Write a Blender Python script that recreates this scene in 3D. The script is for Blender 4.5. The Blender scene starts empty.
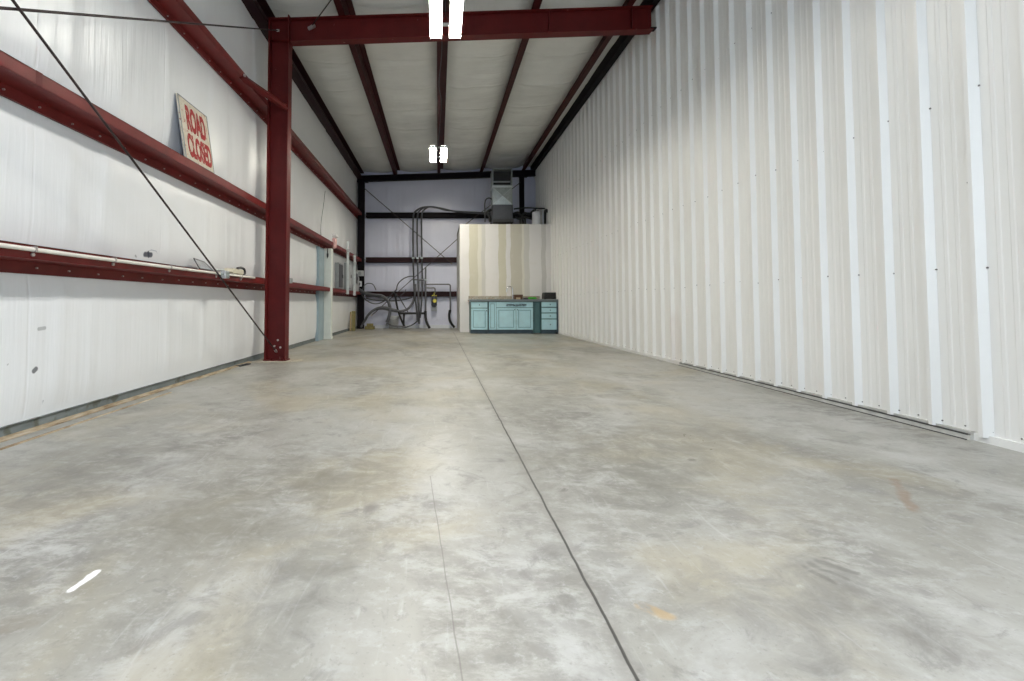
import bpy, math, random
from mathutils import Vector, Matrix, noise as mnoise
R = math.radians
scene = bpy.context.scene
COL = scene.collection
random.seed(7)

# ------------------------------------------------------------------ helpers
class MB:
    """collects solids and links them as ONE mesh object"""
    def __init__(s):
        s.v = []; s.f = []; s.sm = []
    def add(s, vs, fs, smooth=False, M=None):
        o = len(s.v)
        for v in vs:
            v = Vector(v)
            s.v.append(M @ v if M else v)
        for f in fs:
            s.f.append([i + o for i in f]); s.sm.append(smooth)
        return s
    def box(s, x0, x1, y0, y1, z0, z1, M=None):
        vs = [(x0,y0,z0),(x1,y0,z0),(x1,y1,z0),(x0,y1,z0),(x0,y0,z1),(x1,y0,z1),(x1,y1,z1),(x0,y1,z1)]
        fs = [(3,2,1,0),(4,5,6,7),(0,1,5,4),(1,2,6,5),(2,3,7,6),(3,0,4,7)]
        return s.add(vs, fs, False, M)
    def bbox(s, x0, x1, y0, y1, z0, z1, b=.004, M=None):
        """box with every edge chamfered"""
        vs = []; fs = []
        X = (x0, x1); Y = (y0, y1); Z = (z0, z1)
        idx = {}
        for i in (0,1):
            for j in (0,1):
                for k in (0,1):
                    sx, sy, sz = (1 if i == 0 else -1), (1 if j == 0 else -1), (1 if k == 0 else -1)
                    idx[(i,j,k,'x')] = len(vs); vs.append((X[i], Y[j]+sy*b, Z[k]+sz*b))
                    idx[(i,j,k,'y')] = len(vs); vs.append((X[i]+sx*b, Y[j], Z[k]+sz*b))
                    idx[(i,j,k,'z')] = len(vs); vs.append((X[i]+sx*b, Y[j]+sy*b, Z[k]))
        g = lambda i,j,k,a: idx[(i,j,k,a)]
        for i in (0,1): fs.append([g(i,0,0,'x'),g(i,1,0,'x'),g(i,1,1,'x'),g(i,0,1,'x')])
        for j in (0,1): fs.append([g(0,j,0,'y'),g(1,j,0,'y'),g(1,j,1,'y'),g(0,j,1,'y')])
        for k in (0,1): fs.append([g(0,0,k,'z'),g(1,0,k,'z'),g(1,1,k,'z'),g(0,1,k,'z')])
        for i in (0,1):
            for j in (0,1): fs.append([g(i,j,0,'x'),g(i,j,1,'x'),g(i,j,1,'y'),g(i,j,0,'y')])
            for k in (0,1): fs.append([g(i,0,k,'x'),g(i,1,k,'x'),g(i,1,k,'z'),g(i,0,k,'z')])
        for j in (0,1):
            for k in (0,1): fs.append([g(0,j,k,'y'),g(1,j,k,'y'),g(1,j,k,'z'),g(0,j,k,'z')])
        for i in (0,1):
            for j in (0,1):
                for k in (0,1): fs.append([g(i,j,k,'x'),g(i,j,k,'y'),g(i,j,k,'z')])
        return s.add(vs, fs, False, M)
    def prism(s, poly, axis, a, b, M=None):
        """2-D polygon extruded along axis: 'x' poly=(y,z); 'y' poly=(x,z); 'z' poly=(x,y)"""
        n = len(poly); vs = []
        for t in (a, b):
            for (u, w) in poly:
                vs.append({'x': (t,u,w), 'y': (u,t,w), 'z': (u,w,t)}[axis])
        fs = [list(range(n)), list(range(2*n-1, n-1, -1))]
        for i in range(n):
            j = (i+1) % n
            fs.append([i, j, n+j, n+i])
        return s.add(vs, fs, False, M)
    def tube(s, pts, r, seg=8, M=None, taper=None):
        pts = [Vector(p) for p in pts]
        vs = []; fs = []; n = len(pts)
        t0 = (pts[1]-pts[0]).normalized()
        up = Vector((0,0,1)) if abs(t0.z) < .9 else Vector((1,0,0))
        a = t0.cross(up).normalized()
        for i, p in enumerate(pts):
            t = (pts[min(i+1,n-1)] - pts[max(i-1,0)]).normalized()
            a = (a - t*a.dot(t)).normalized(); b = t.cross(a)
            rr = r if taper is None else r*taper[i]
            for k in range(seg):
                an = 2*math.pi*k/seg
                vs.append(p + (a*math.cos(an) + b*math.sin(an))*rr)
        for i in range(n-1):
            for k in range(seg):
                k2 = (k+1) % seg
                fs.append([i*seg+k, i*seg+k2, (i+1)*seg+k2, (i+1)*seg+k])
        s.add(vs, fs, True, M)
        s.add([vs[k] for k in range(seg)], [list(range(seg-1,-1,-1))], False, M)
        s.add([vs[(n-1)*seg+k] for k in range(seg)], [list(range(seg))], False, M)
        return s
    def lathe(s, prof, c=(0,0,0), seg=24, M=None):
        vs = []; fs = []; n = len(prof)
        for (r, z) in prof:
            for k in range(seg):
                an = 2*math.pi*k/seg
                vs.append((c[0]+r*math.cos(an), c[1]+r*math.sin(an), c[2]+z))
        for i in range(n-1):
            for k in range(seg):
                k2 = (k+1) % seg
                fs.append([i*seg+k, i*seg+k2, (i+1)*seg+k2, (i+1)*seg+k])
        fs.append(list(range(seg-1,-1,-1))); fs.append([(n-1)*seg+k for k in range(seg)])
        return s.add(vs, fs, True, M)
    def build(s, name, mat, parent=None, fix=True):
        off = Vector((0,0,0))
        q = parent
        while q is not None:
            off += Vector(q.location); q = q.parent
        me = bpy.data.meshes.new(name)
        me.from_pydata([v-off for v in s.v], [], s.f)
        me.polygons.foreach_set('use_smooth', s.sm)
        if fix:
            import bmesh
            bm = bmesh.new(); bm.from_mesh(me)
            bmesh.ops.recalc_face_normals(bm, faces=bm.faces[:])
            bm.to_mesh(me); bm.free()
        me.materials.append(mat)
        o = bpy.data.objects.new(name, me); COL.objects.link(o)
        if parent: o.parent = parent
        return o

def tag(o, label=None, cat=None, group=None, kind=None):
    if label: o['label'] = label
    if cat: o['category'] = cat
    if group: o['group'] = group
    if kind: o['kind'] = kind
    return o
def empty(name, loc, label, cat, group=None):
    o = bpy.data.objects.new(name, None); COL.objects.link(o); o.location = loc
    o.empty_display_size = .1
    return tag(o, label, cat, group, 'thing')
def dup(root, loc, label, group=None):
    kids = [c for c in bpy.data.objects if c.parent == root]
    r = root.copy(); COL.objects.link(r); r.location = loc; r['label'] = label
    if group: r['group'] = group
    for ch in kids:
        gk = [g for g in bpy.data.objects if g.parent == ch]
        c = ch.copy(); COL.objects.link(c); c.parent = r
        for g in gk:
            d = g.copy(); COL.objects.link(d); d.parent = c
    return r
def spline(pts, n=8):
    pts = [Vector(p) for p in pts]
    P = [pts[0]*2-pts[1]] + pts + [pts[-1]*2-pts[-2]]
    out = []
    for i in range(1, len(P)-2):
        a, b, c, d = P[i-1:i+3]
        for k in range(n):
            t = k/n
            out.append(.5*((2*b)+(c-a)*t+(2*a-5*b+4*c-d)*t*t+(3*b-a-3*c+d)*t**3))
    out.append(pts[-1])
    return out
def rounded(pts, r=.06, n=5):
    """polyline with its corners rounded to radius r"""
    pts = [Vector(p) for p in pts]; out = [pts[0]]
    for i in range(1, len(pts)-1):
        a = (pts[i-1]-pts[i]); b = (pts[i+1]-pts[i])
        k = min(r, a.length*.45, b.length*.45)
        p0 = pts[i]+a.normalized()*k; p2 = pts[i]+b.normalized()*k
        for j in range(n+1):
            t = j/n
            out.append(p0*(1-t)**2+pts[i]*2*t*(1-t)+p2*t*t)
    out.append(pts[-1]); return out

# camera numbers: eye at the origin's x, y, 0.87 m up, tilted up a touch
F, EYE, TILT, VX, VY = 480.0, .87, R(2.2), 438.0, 303.0
def at(px, py, Y):
    """the point at depth Y that a measured position of the photograph shows"""
    a = (px-VX)/F; b = -(py-(VY-F*math.tan(TILT)))/F
    dy = math.cos(TILT)-b*math.sin(TILT); dz = math.sin(TILT)+b*math.cos(TILT)
    return Vector((a*Y/dy, Y, EYE+dz*Y/dy))

# ------------------------------------------------------------------ materials
class NT:
    def __init__(s, name):
        s.m = bpy.data.materials.new(name); s.m.use_nodes = True
        s.t = s.m.node_tree; s.b = s.t.nodes['Principled BSDF']
        s.co = None
    def n(s, kind, **kw):
        x = s.t.nodes.new(kind)
        for k, v in kw.items(): setattr(x, k, v)
        return x
    def l(s, a, b): s.t.links.new(a, b)
    def pos(s):
        if s.co is None: s.co = s.n('ShaderNodeNewGeometry').outputs['Position']
        return s.co
    def mapp(s, scale, rot=(0,0,0), loc=(0,0,0), src=None):
        x = s.n('ShaderNodeMapping'); x.inputs['Scale'].default_value = scale
        x.inputs['Rotation'].default_value = rot; x.inputs['Location'].default_value = loc
        s.l(src or s.pos(), x.inputs['Vector']); return x.outputs[0]
    def noise(s, scale=(1,1,1), sc=1.0, detail=4, rough=.55, dist=0, rot=(0,0,0), src=None, loc=(0,0,0)):
        x = s.n('ShaderNodeTexNoise'); x.inputs['Scale'].default_value = sc
        x.inputs['Detail'].default_value = detail; x.inputs['Roughness'].default_value = rough
        x.inputs['Distortion'].default_value = dist
        s.l(s.mapp(scale, rot, loc, src), x.inputs['Vector']); return x.outputs[0]
    def ramp(s, fac, stops, interp='LINEAR'):
        x = s.n('ShaderNodeValToRGB'); cr = x.color_ramp; cr.interpolation = interp
        while len(cr.elements) < len(stops): cr.elements.new(.5)
        for e, (p, c) in zip(cr.elements, stops):
            e.position = p; e.color = (*c, 1) if len(c) == 3 else c
        s.l(fac, x.inputs[0]); return x.outputs[0]
    def m2(s, op, a, b=None, c=None, clamp=False):
        x = s.n('ShaderNodeMath', operation=op); x.use_clamp = clamp
        for i, q in enumerate((a, b, c)):
            if q is None: continue
            if isinstance(q, (int, float)): x.inputs[i].default_value = q
            else: s.l(q, x.inputs[i])
        return x.outputs[0]
    def vm(s, op, a, b=None):
        x = s.n('ShaderNodeVectorMath', operation=op)
        for i, q in enumerate((a, b)):
            if q is None: continue
            if isinstance(q, (tuple, list, Vector)): x.inputs[i].default_value = q
            else: s.l(q, x.inputs[i])
        return x
    def step(s, v, lo, hi):
        x = s.n('ShaderNodeMapRange', interpolation_type='SMOOTHSTEP')
        x.inputs['From Min'].default_value = lo; x.inputs['From Max'].default_value = hi
        if isinstance(v, (int, float)): x.inputs[0].default_value = v
        else: s.l(v, x.inputs[0])
        return x.outputs[0]
    def mix(s, fac, a, b, blend='MIX'):
        x = s.n('ShaderNodeMix', data_type='RGBA', blend_type=blend)
        if isinstance(fac, (int, float)): x.inputs['Factor'].default_value = fac
        else: s.l(fac, x.inputs['Factor'])
        for nm, q in (('A', a), ('B', b)):
            sock = [i for i in x.inputs if i.name == nm and i.type == 'RGBA'][0]
            if isinstance(q, (tuple, list)): sock.default_value = (*q[:3], 1)
            else: s.l(q, sock)
        return [o for o in x.outputs if o.type == 'RGBA'][0]
    def sep(s):
        x = s.n('ShaderNodeSeparateXYZ'); s.l(s.pos(), x.inputs[0]); return x.outputs
    def seg(s, p0, p1, w, soft=1.0, warp=None):
        """1 on the stroke p0-p1 of half width w, fading out over w*soft"""
        p0 = Vector(p0); p1 = Vector(p1); d = p1-p0; L = d.length; d.normalize()
        q = warp or s.pos()
        rel = s.vm('SUBTRACT', q, p0).outputs[0]
        t = s.vm('DOT_PRODUCT', rel, tuple(d)).outputs['Value']
        x = s.n('ShaderNodeClamp'); s.l(t, x.inputs[0]); x.inputs[1].default_value = 0; x.inputs[2].default_value = L
        sc = s.vm('SCALE', tuple(d)); s.l(x.outputs[0], sc.inputs['Scale'])
        dist = s.vm('DISTANCE', rel, sc.outputs[0]).outputs['Value']
        return s.m2('SUBTRACT', 1, s.step(dist, w, w*(1+soft)))
    def bump(s, h, strength=.3, dist=.01):
        x = s.n('ShaderNodeBump'); x.inputs['Strength'].default_value = strength
        x.inputs['Distance'].default_value = dist; s.l(h, x.inputs['Height'])
        s.l(x.outputs[0], s.b.inputs['Normal'])
    def set(s, color=None, rough=None, metal=None, spec=None):
        for nm, q in (('Base Color', color), ('Roughness', rough), ('Metallic', metal), ('Specular IOR Level', spec)):
            if q is None: continue
            if isinstance(q, (int, float)): s.b.inputs[nm].default_value = q
            elif isinstance(q, (tuple, list)): s.b.inputs[nm].default_value = (*q[:3], 1)
            else: s.l(q, s.b.inputs[nm])
        return s.m

def plain(name, color, rough=.5, metal=0, var=.12, sc=9, spec=.5, bump=0):
    k = NT(name)
    nz = k.noise(sc=sc, detail=4)
    lo = tuple(c*(1-var) for c in color); hi = tuple(min(1, c*(1+var)) for c in color)
    c = k.ramp(nz, [(.3, lo), (.7, hi)])
    if bump: k.bump(nz, bump, .004)
    return k.set(c, rough, metal, spec)

M = {}
M['red'] = plain('red_oxide_primer', (.160,.020,.018), .45, 0, .2, 5, .3)
M['red_scuffed'] = None
k = NT('red_oxide_primer_scuffed')
nz = k.noise(sc=4, detail=5); sc_ = k.noise((1,1,.5), 14, 5, .6)
c = k.ramp(nz, [(.3, (.085,.0075,.0075)), (.7, (.115,.011,.0105))])
c = k.mix(k.m2('MULTIPLY', k.step(sc_, .66, .74), .5), c, (.42,.22,.2))
M['red_scuffed'] = k.set(c, .48, 0, .2)
M['dark_red'] = plain('dark_red_primer', (.022,.004,.006), .5, 0, .2, 5, .2)
M['purlin'] = plain('maroon_primer', (.048,.007,.008), .5, 0, .2, 5, .2)
M['black_steel'] = plain('dark_steel', (.006,.004,.006), .55, 0, .2, 6, .12)
M['rod'] = plain('bare_rod', (.035,.022,.022), .5, .4, .3, 10)
M['screw'] = plain('zinc_screw', (.55,.5,.48), .35, .7, .1, 40)
M['screw_dark'] = plain('weathered_screw', (.16,.15,.15), .5, .3, .2, 40)
M['galv'] = plain('galvanised_sheet', (.42,.46,.46), .4, .65, .15, 16)
M['galv_light'] = plain('zinc_strut', (.62,.66,.66), .42, .25, .1, 20)
M['emt'] = plain('metal_conduit', (.13,.13,.14), .4, .3, .15, 12)
M['flex'] = plain('grey_flexible_conduit', (.06,.062,.07), .5, 0, .2, 30, .3)
M['black'] = plain('black_rubber', (.008,.008,.009), .55, 0, .3, 20)
M['charcoal'] = plain('charcoal_enamel', (.055,.06,.072), .5, .1, .12, 8)
M['pvc'] = plain('white_pipe_plastic', (.78,.75,.68), .35, 0, .05, 6)
M['white_paint'] = plain('white_painted_wood', (.74,.77,.72), .5, 0, .05, 5)
M['bluegrey'] = plain('blue_grey_facing', (.30,.39,.44), .45, 0, .1, 4)
M['panel_grey'] = plain('grey_enamel', (.26,.28,.29), .4, .1, .08, 8)
M['panel_light'] = plain('light_grey_enamel', (.48,.49,.5), .4, .1, .06, 8)
M['plug'] = plain('dark_plastic', (.03,.03,.032), .4, 0, .2, 30)
M['wood'] = plain('raw_lumber', (.36,.27,.15), .7, 0, .25, 14, .3)
M['wood_green'] = plain('treated_lumber', (.20,.17,.07), .75, 0, .25, 14, .3)
M['pink'] = plain('pink_wrap', (.80,.50,.48), .7, 0, .1, 20, .3)
M['paper'] = plain('white_paper', (.82,.82,.82), .7, 0, .04, 20, .3)
M['teal'] = plain('pale_teal_paint', (.45,.69,.755), .38, 0, .07, 5)
M['teal_dark'] = plain('dark_teal_paint_and_gap_shade', (.07,.16,.165), .45, 0, .12, 5)  # own colour of the recessed filler; gap shade on the cabinet bodies
M['teal_groove'] = plain('dark_teal_groove', (.19,.34,.38), .5, 0, .1, 8)  # darker teal for the strips round the sunk door fields
M['toe'] = plain('toe_kick_paint', (.05,.085,.11), .5, 0, .15, 8)
M['chrome'] = plain('chrome', (.75,.76,.78), .15, 1, .04, 8)
M['bronze'] = plain('dark_bronze', (.05,.055,.06), .4, .6, .15, 30)
M['steel'] = plain('stainless_steel', (.6,.6,.6), .25, 1, .05, 20)
M['green'] = plain('bright_green_cloth', (.08,.42,.06), .8, 0, .2, 30, .2)
M['brown'] = plain('brown_wicker', (.10,.055,.035), .7, 0, .35, 50, .3)
M['tan'] = plain('tan_carton', (.46,.36,.24), .7, 0, .15, 18, .3)
M['beige'] = plain('beige_plastic', (.60,.55,.43), .5, 0, .08, 10)
M['yellow'] = plain('yellow_tag', (.62,.55,.08), .5, 0, .15, 20)
M['tank'] = plain('white_enamel', (.68,.70,.74), .3, 0, .05, 6)
M['glassdark'] = plain('dim_screen', (.30,.31,.33), .15, 0, .1, 8)
M['grout'] = plain('pale_grout', (.42,.38,.31), .9, 0, .2, 20, .2)
M['housing'] = plain('white_fixture_housing', (.7,.72,.73), .4, 0, .04, 8)
M['base_grey'] = None
k = NT('grey_base_flashing')
nz = k.noise((1,.6,3), 6, 5); sp = k.noise((1,1,1), 9, 3)
c = k.ramp(nz, [(.3, (.13,.155,.16)), (.7, (.23,.26,.26))])
c = k.mix(k.m2('MULTIPLY', k.step(sp, .56, .7), .7), c, (.08,.08,.05))
M['base_grey'] = k.set(c, .6, .1)
M['base_trim'] = plain('grey_base_angle', (.50,.50,.475), .55, .2, .2, 8)

def emis(name, col, st):
    k = NT(name); k.b.inputs['Base Color'].default_value = (.8,.8,.8,1)
    k.b.inputs['Emission Color'].default_value = (*col, 1); k.b.inputs['Emission Strength'].default_value = st
    return k.m
M['tube'] = emis('lit_diffuser', (1,.955,.83), 150)
M['tube_dim'] = emis('lit_diffuser_dim', (1,.945,.80), 125)  # weaker emission, chosen to keep the far end dimmer
M['tube_bright'] = emis('lit_diffuser_bright', (.97,.98,1), 235)  # stronger, cooler emission, chosen to lift the near end

# white vinyl faced insulation: fine vertical folds
def vinyl(name, col, axis, rough=.32, marks=()):
    k = NT(name)
    s1 = (.0001, 1, .06) if axis == 'y' else (1, .0001, .06)
    f1 = k.noise(s1, 9, 5, .6, .4); f2 = k.noise(s1, 34, 3, .5, .2)
    n3 = k.noise((1,1,1), 2.2, 3)
    h = k.m2('ADD', k.m2('MULTIPLY', f1, 1.0), k.m2('MULTIPLY', f2, .35))
    h = k.m2('ADD', h, k.m2('MULTIPLY', n3, .5))
    c = k.ramp(n3, [(.3, tuple(x*.965 for x in col)), (.7, col)])
    # roll seams every 1.52 m
    y = k.sep()[1 if axis == 'y' else 0]
    fr = k.m2('ABSOLUTE', k.m2('SUBTRACT', k.m2('FRACT', k.m2('DIVIDE', k.m2('ADD', y, 20.35), 1.524)), .5))
    seam = k.m2('SUBTRACT', 1, k.step(fr, .003, .009))
    h = k.m2('SUBTRACT', h, k.m2('MULTIPLY', seam, .6))
    for (p0, p1, w, colr, a) in marks:
        c = k.mix(k.m2('MULTIPLY', k.seg(p0, p1, w, .8), a), c, colr)
    k.bump(h, .22, .03)
    return k.set(c, rough, 0, .5)
wm = []
def wallpt(px, py, X=-2.782):
    a = (px-VX)/F; b = -(py-(VY-F*math.tan(TILT)))/F
    t = X/a
    return (X, (math.cos(TILT)-b*math.sin(TILT))*t, EYE+(math.sin(TILT)+b*math.cos(TILT))*t)
DK = (.03,.035,.06)
wm.append((wallpt(146,254.5), wallpt(152,255), .019, DK, .9))
wm.append((wallpt(149,252.5), wallpt(150,257), .012, DK, .9))
ring = [wallpt(152+6.5*math.cos(a), 254+4*math.sin(a)) for a in [i*math.pi/4 for i in range(9)]]
for a, b in zip(ring[2:-1], ring[3:]): wm.append((a, b, .0042, (.30,.32,.40), .7))
wm.append((wallpt(137,256), wallpt(138,257), .012, (.1,.1,.12), .7))
wm.append((wallpt(34,371), wallpt(36,369), .012, (.05,.05,.06), .8))
wm.append((wallpt(39,329), wallpt(45,328), .009, (.35,.36,.36), .7))
wm.append((wallpt(42.5,411), wallpt(44.5,401), .008, (.25,.26,.28), .7))
wm.append((wallpt(8,365), wallpt(9,364), .004, (.3,.3,.3), .6))
M['vinyl'] = vinyl('white_vinyl_insulation', (.85,.86,.87), 'y', .3, wm)
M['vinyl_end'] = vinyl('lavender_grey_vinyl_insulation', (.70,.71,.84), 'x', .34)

# ceiling insulation
k = NT('ceiling_vinyl_insulation')
f1 = k.noise((.35,3,1), 3, 5, .6, .6); f2 = k.noise((1,1,1), 1.5, 3)
y = k.sep()[1]
wv = k.m2('ADD', y, k.m2('MULTIPLY', k.noise((.6,.6,1), 1.2, 2), .35))
fr = k.m2('ABSOLUTE', k.m2('SUBTRACT', k.m2('FRACT', k.m2('DIVIDE', wv, 1.22)), .5))
seam = k.m2('SUBTRACT', 1, k.step(fr, .01, .04))
h = k.m2('ADD', f1, k.m2('MULTIPLY', seam, .5))
k.bump(h, .5, .05)
c = k.ramp(f2, [(.3, (.70,.71,.69)), (.7, (.78,.79,.77))])
M['ceil'] = k.set(c, .5, 0, .4)

# right wall liner: cream-white baked enamel with faint dirt
k = NT('white_liner_panel')
d1 = k.noise((1,1,.25), 1.4, 4); d2 = k.noise((1,6,.4), 3, 5)
c = k.ramp(d1, [(.3, (.745,.745,.725)), (.7, (.80,.80,.785))])
c = k.mix(k.m2('MULTIPLY', k.step(d2, .6, .8), .12), c, (.5,.48,.42))
pm = k.seg((3.4,6.9,.05), (3.4,6.9,.55), .10, 1.5)
c = k.mix(k.m2('MULTIPLY', pm, .18), c, (.55,.42,.38))
M['liner'] = k.set(c, .36, 0, .5)

# drywall with tan joint-compound bands
k = NT('unpainted_drywall')
x = k.sep()[0]
wob = k.noise((0,1,1), 1.6, 3)
xx = k.m2('ADD', x, k.m2('MULTIPLY', k.m2('SUBTRACT', wob, .5), .10))
W_, T_, G_, C_ = (.76,.745,.74), (.60,.575,.475), (.62,.61,.575), (.71,.69,.62)
bands = [(460,W_),(469,T_),(478,C_),(481.5,G_),(485.5,W_),(498.5,T_),(506,W_),(510.5,(.565,.54,.465)),(522,C_),(524.3,G_),(529.5,W_),(541.5,(.57,.56,.545)),(546,W_)]
X0, X1 = .6, 3.5
stops = [((((p-438)*.03)-X0)/(X1-X0), c_) for p, c_ in bands]; stops[0] = (0, W_)
fac = k.m2('DIVIDE', k.m2('SUBTRACT', xx, X0), X1-X0)
cst = k.ramp(fac, stops, 'CONSTANT')
nz = k.noise(sc=5, detail=4)
cst = k.mix(k.m2('MULTIPLY', k.step(nz, .52, .72), .3), cst, (.70,.68,.63))
nrm = k.n('ShaderNodeNewGeometry').outputs['Normal']
sx = k.n('ShaderNodeSeparateXYZ'); k.l(nrm, sx.inputs[0])
front = k.step(k.m2('ABSOLUTE', sx.outputs[1]), .4, .6)
cst = k.mix(front, (.66,.66,.64), cst)
M['drywall'] = k.set(cst, .85, 0, .25)

# speckled counter
k = NT('speckled_granite_laminate')
v = k.noise(sc=45, detail=5, rough=.75); v2 = k.noise(sc=16, detail=3)
c = k.ramp(v, [(.36, (.10,.07,.05)), (.46, (.30,.25,.18)), (.54, (.46,.45,.38)), (.66, (.30,.35,.33))])
c = k.mix(k.m2('MULTIPLY', k.step(v2, .5, .65), .35), c, (.35,.22,.13))
M['granite'] = k.set(c, .25, 0, .5)
M['counter_edge'] = plain('grey_counter_edge', (.14,.17,.18), .4, 0, .3, 40)

# sign face
k = NT('weathered_sign_face')
n1 = k.noise(sc=22, detail=5, rough=.7); n2 = k.noise(sc=7, detail=4, rough=.6)
c = k.ramp(n2, [(.3, (.52,.46,.36)), (.7, (.68,.64,.54))])
c = k.mix(k.m2('MULTIPLY', k.step(n1, .56, .66), .8), c, (.36,.09,.06))
c = k.mix(k.m2('MULTIPLY', k.step(n2, .60, .72), .6), c, (.30,.16,.09))
M['sign'] = k.set(c, .6, 0, .3)
k = NT('worn_red_letter_paint')
n1 = k.noise(sc=26, detail=5, rough=.7)
M['letter'] = k.set(k.mix(k.m2('MULTIPLY', k.step(n1, .55, .66), .8), (.33,.014,.016), (.58,.46,.36)), .55, 0, .3)
M['sign_back'] = plain('blue_grey_sign_back', (.17,.20,.28), .5, .2, .1, 6)

# concrete slab
k = NT('stained_concrete')
wv = k.vm('ADD', k.pos(), k.vm('SCALE', k.n('ShaderNodeTexNoise').outputs['Color']).outputs[0])
big = k.noise(sc=.55, detail=6, rough=.62, dist=.5)
mid = k.noise((1,.75,1), 1.7, 7, .68, .6, loc=(3,7,0))
cloud = k.noise((1.1,.5,1), 1.15, 6, .62, .4, loc=(9,2,0))
fine = k.noise((1,1,1), 22, 6, .7)
speck = k.noise((1,1,1), 60, 3, .6)
strk = k.noise((5,.7,1), 4, 5, .65, .8, rot=(0,0,R(35)))
m2n = k.noise((1,1,1), 5.5, 8, .72, .8, loc=(5,1,0))
brush = k.noise((1.0,1.7,1), 6.5, 8, .74, .25, rot=(0,0,R(24)))
base = k.ramp(big, [(.30, (.185,.178,.150)), (.48, (.265,.258,.228)), (.66, (.33,.326,.303))])
base = k.mix(k.step(mid, .44, .66), base, (.352,.348,.325))
base = k.mix(k.m2('MULTIPLY', k.step(brush, .50, .66), .40), base, (.38,.38,.372))
dark = k.m2('MULTIPLY', k.step(cloud, .47, .66), k.step(brush, .60, .40))
base = k.mix(k.m2('MULTIPLY', dark, .75), base, (.155,.15,.135))
base = k.mix(k.m2('MULTIPLY', k.step(m2n, .52, .66), .55), base, (.15,.147,.135))
tanm = k.noise((1,1,1), .9, 5, .6, .4, loc=(1,13,0))
base = k.mix(k.m2('MULTIPLY', k.step(tanm, .47, .66), .42), base, (.34,.295,.19))
base = k.mix(k.m2('MULTIPLY', k.step(strk, .58, .74), .25), base, (.52,.52,.52))
base = k.mix(k.m2('MULTIPLY', k.step(speck, .58, .72), .35), base, (.15,.145,.13))
base = k.mix(k.m2('MULTIPLY', k.step(fine, .54, .70), .35), base, (.46,.46,.452))
rust = k.noise((1,1,1), 3.1, 5, .6, loc=(4,4,0))
base = k.mix(k.m2('MULTIPLY', k.step(rust, .70, .78), .4), base, (.34,.20,.09))
wp = k.n('ShaderNodeTexNoise'); wp.inputs['Scale'].default_value = 6; wp.inputs['Detail'].default_value = 5
k.l(k.pos(), wp.inputs['Vector'])
jit = k.vm('SUBTRACT', wp.outputs['Color'], (.5,.5,.5))
jsc = k.vm('SCALE', jit.outputs[0]); jsc.inputs['Scale'].default_value = .09
warp = k.vm('ADD', k.pos(), k.vm('MULTIPLY', jsc.outputs[0], (1,1,0)).outputs[0]).outputs[0]
jsm = k.vm('SCALE', jit.outputs[0]); jsm.inputs['Scale'].default_value = .012
warps = k.vm('ADD', k.pos(), k.vm('MULTIPLY', jsm.outputs[0], (1,1,0)).outputs[0]).outputs[0]
joint = k.seg((.462,-3,0), (.462,14.4,0), .0028, 1.2, warps)
xj = k.seg((-2.8,11.0,0), (3.4,11.0,0), .004, 1.2, warps)
crack = k.seg((.075,.9,0), (-.04,2.45,0), .0012, 1.5, warps)
base = k.mix(k.m2('MULTIPLY', k.seg((.462,-3,0), (.462,14.4,0), .012, 2, warp), .35), base, (.20,.19,.17))
base = k.mix(k.m2('MULTIPLY', joint, .9), base, (.035,.033,.03))
base = k.mix(k.m2('MULTIPLY', xj, .35), base, (.14,.13,.11))
base = k.mix(k.m2('MULTIPLY', crack, .6), base, (.13,.12,.11))
def fl(px, py):
    a = (px-VX)/F; b = -(py-(VY-F*math.tan(TILT)))/F
    dz = math.sin(TILT)+b*math.cos(TILT); t = -EYE/dz
    return (a*t, (math.cos(TILT)-b*math.sin(TILT))*t, 0)
def mark(a, b, w, col, al, soft=1.5):
    global base
    f_ = k.m2('MULTIPLY', k.seg(fl(*a), fl(*b), w, soft, warp), al)
    if al < .9: f_ = k.m2('MULTIPLY', f_, k.step(m2n, .36, .56))
    base = k.mix(f_, base, col)
mark((72,590), (93,573), .006, (.88,.88,.88), .95, 2.2)
for d in range(4): mark((808+d*7, 566-d*2), (834+d*11, 582-d*5), .004, (.10,.095,.085), .7, 3)
mark((815,568), (850,582), .05, (.16,.155,.14), .5, 2)
mark((893,480), (912,510), .008, (.20,.14,.09), .8, 3)
mark((640,605), (662,613), .012, (.42,.28,.12), .55)
mark((476,460), (500,459), .012, (.16,.155,.145), .8, 3)
mark((345,515), (372,508), .015, (.15,.145,.135), .8, 3)
mark((610,470), (690,435), .20, (.15,.142,.115), .50, 2.5)
mark((700,560), (720,600), .05, (.18,.175,.165), .35, 2)
mark((785,590), (812,650), .06, (.16,.155,.145), .4, 2)
mark((225,512), (330,480), .16, (.15,.138,.105), .50, 2.5)
mark((20,495), (150,455), .14, (.13,.125,.11), .45, 2.5)
mark((260,630), (330,550), .07, (.14,.135,.12), .40, 2.5)
mark((860,600), (920,630), .06, (.14,.132,.115), .45, 2)
mark((4,628), (30,622), .02, (.16,.13,.09), .4, 2)
for (px_, py_) in ((625,366),(690,373),(697,374),(380,430),(560,490),(690,460)):
    mark((px_,py_), (px_+2,py_), .012, (.06,.05,.04), .6)
rg = k.m2('ADD', .40, k.m2('MULTIPLY', k.m2('SUBTRACT', cloud, .5), .5))
rg = k.m2('ADD', rg, k.m2('MULTIPLY', k.m2('SUBTRACT', fine, .5), .25))
h = k.m2('ADD', k.m2('MULTIPLY', fine, .35), k.m2('MULTIPLY', mid, .4))
h = k.m2('SUBTRACT', h, k.m2('MULTIPLY', joint, 1.0))
k.bump(h, .12, .01)
base = k.mix(1.0, base, (1.10,1.10,1.105), 'MULTIPLY')
M['floor'] = k.set(base, rg, 0, .42)
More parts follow.
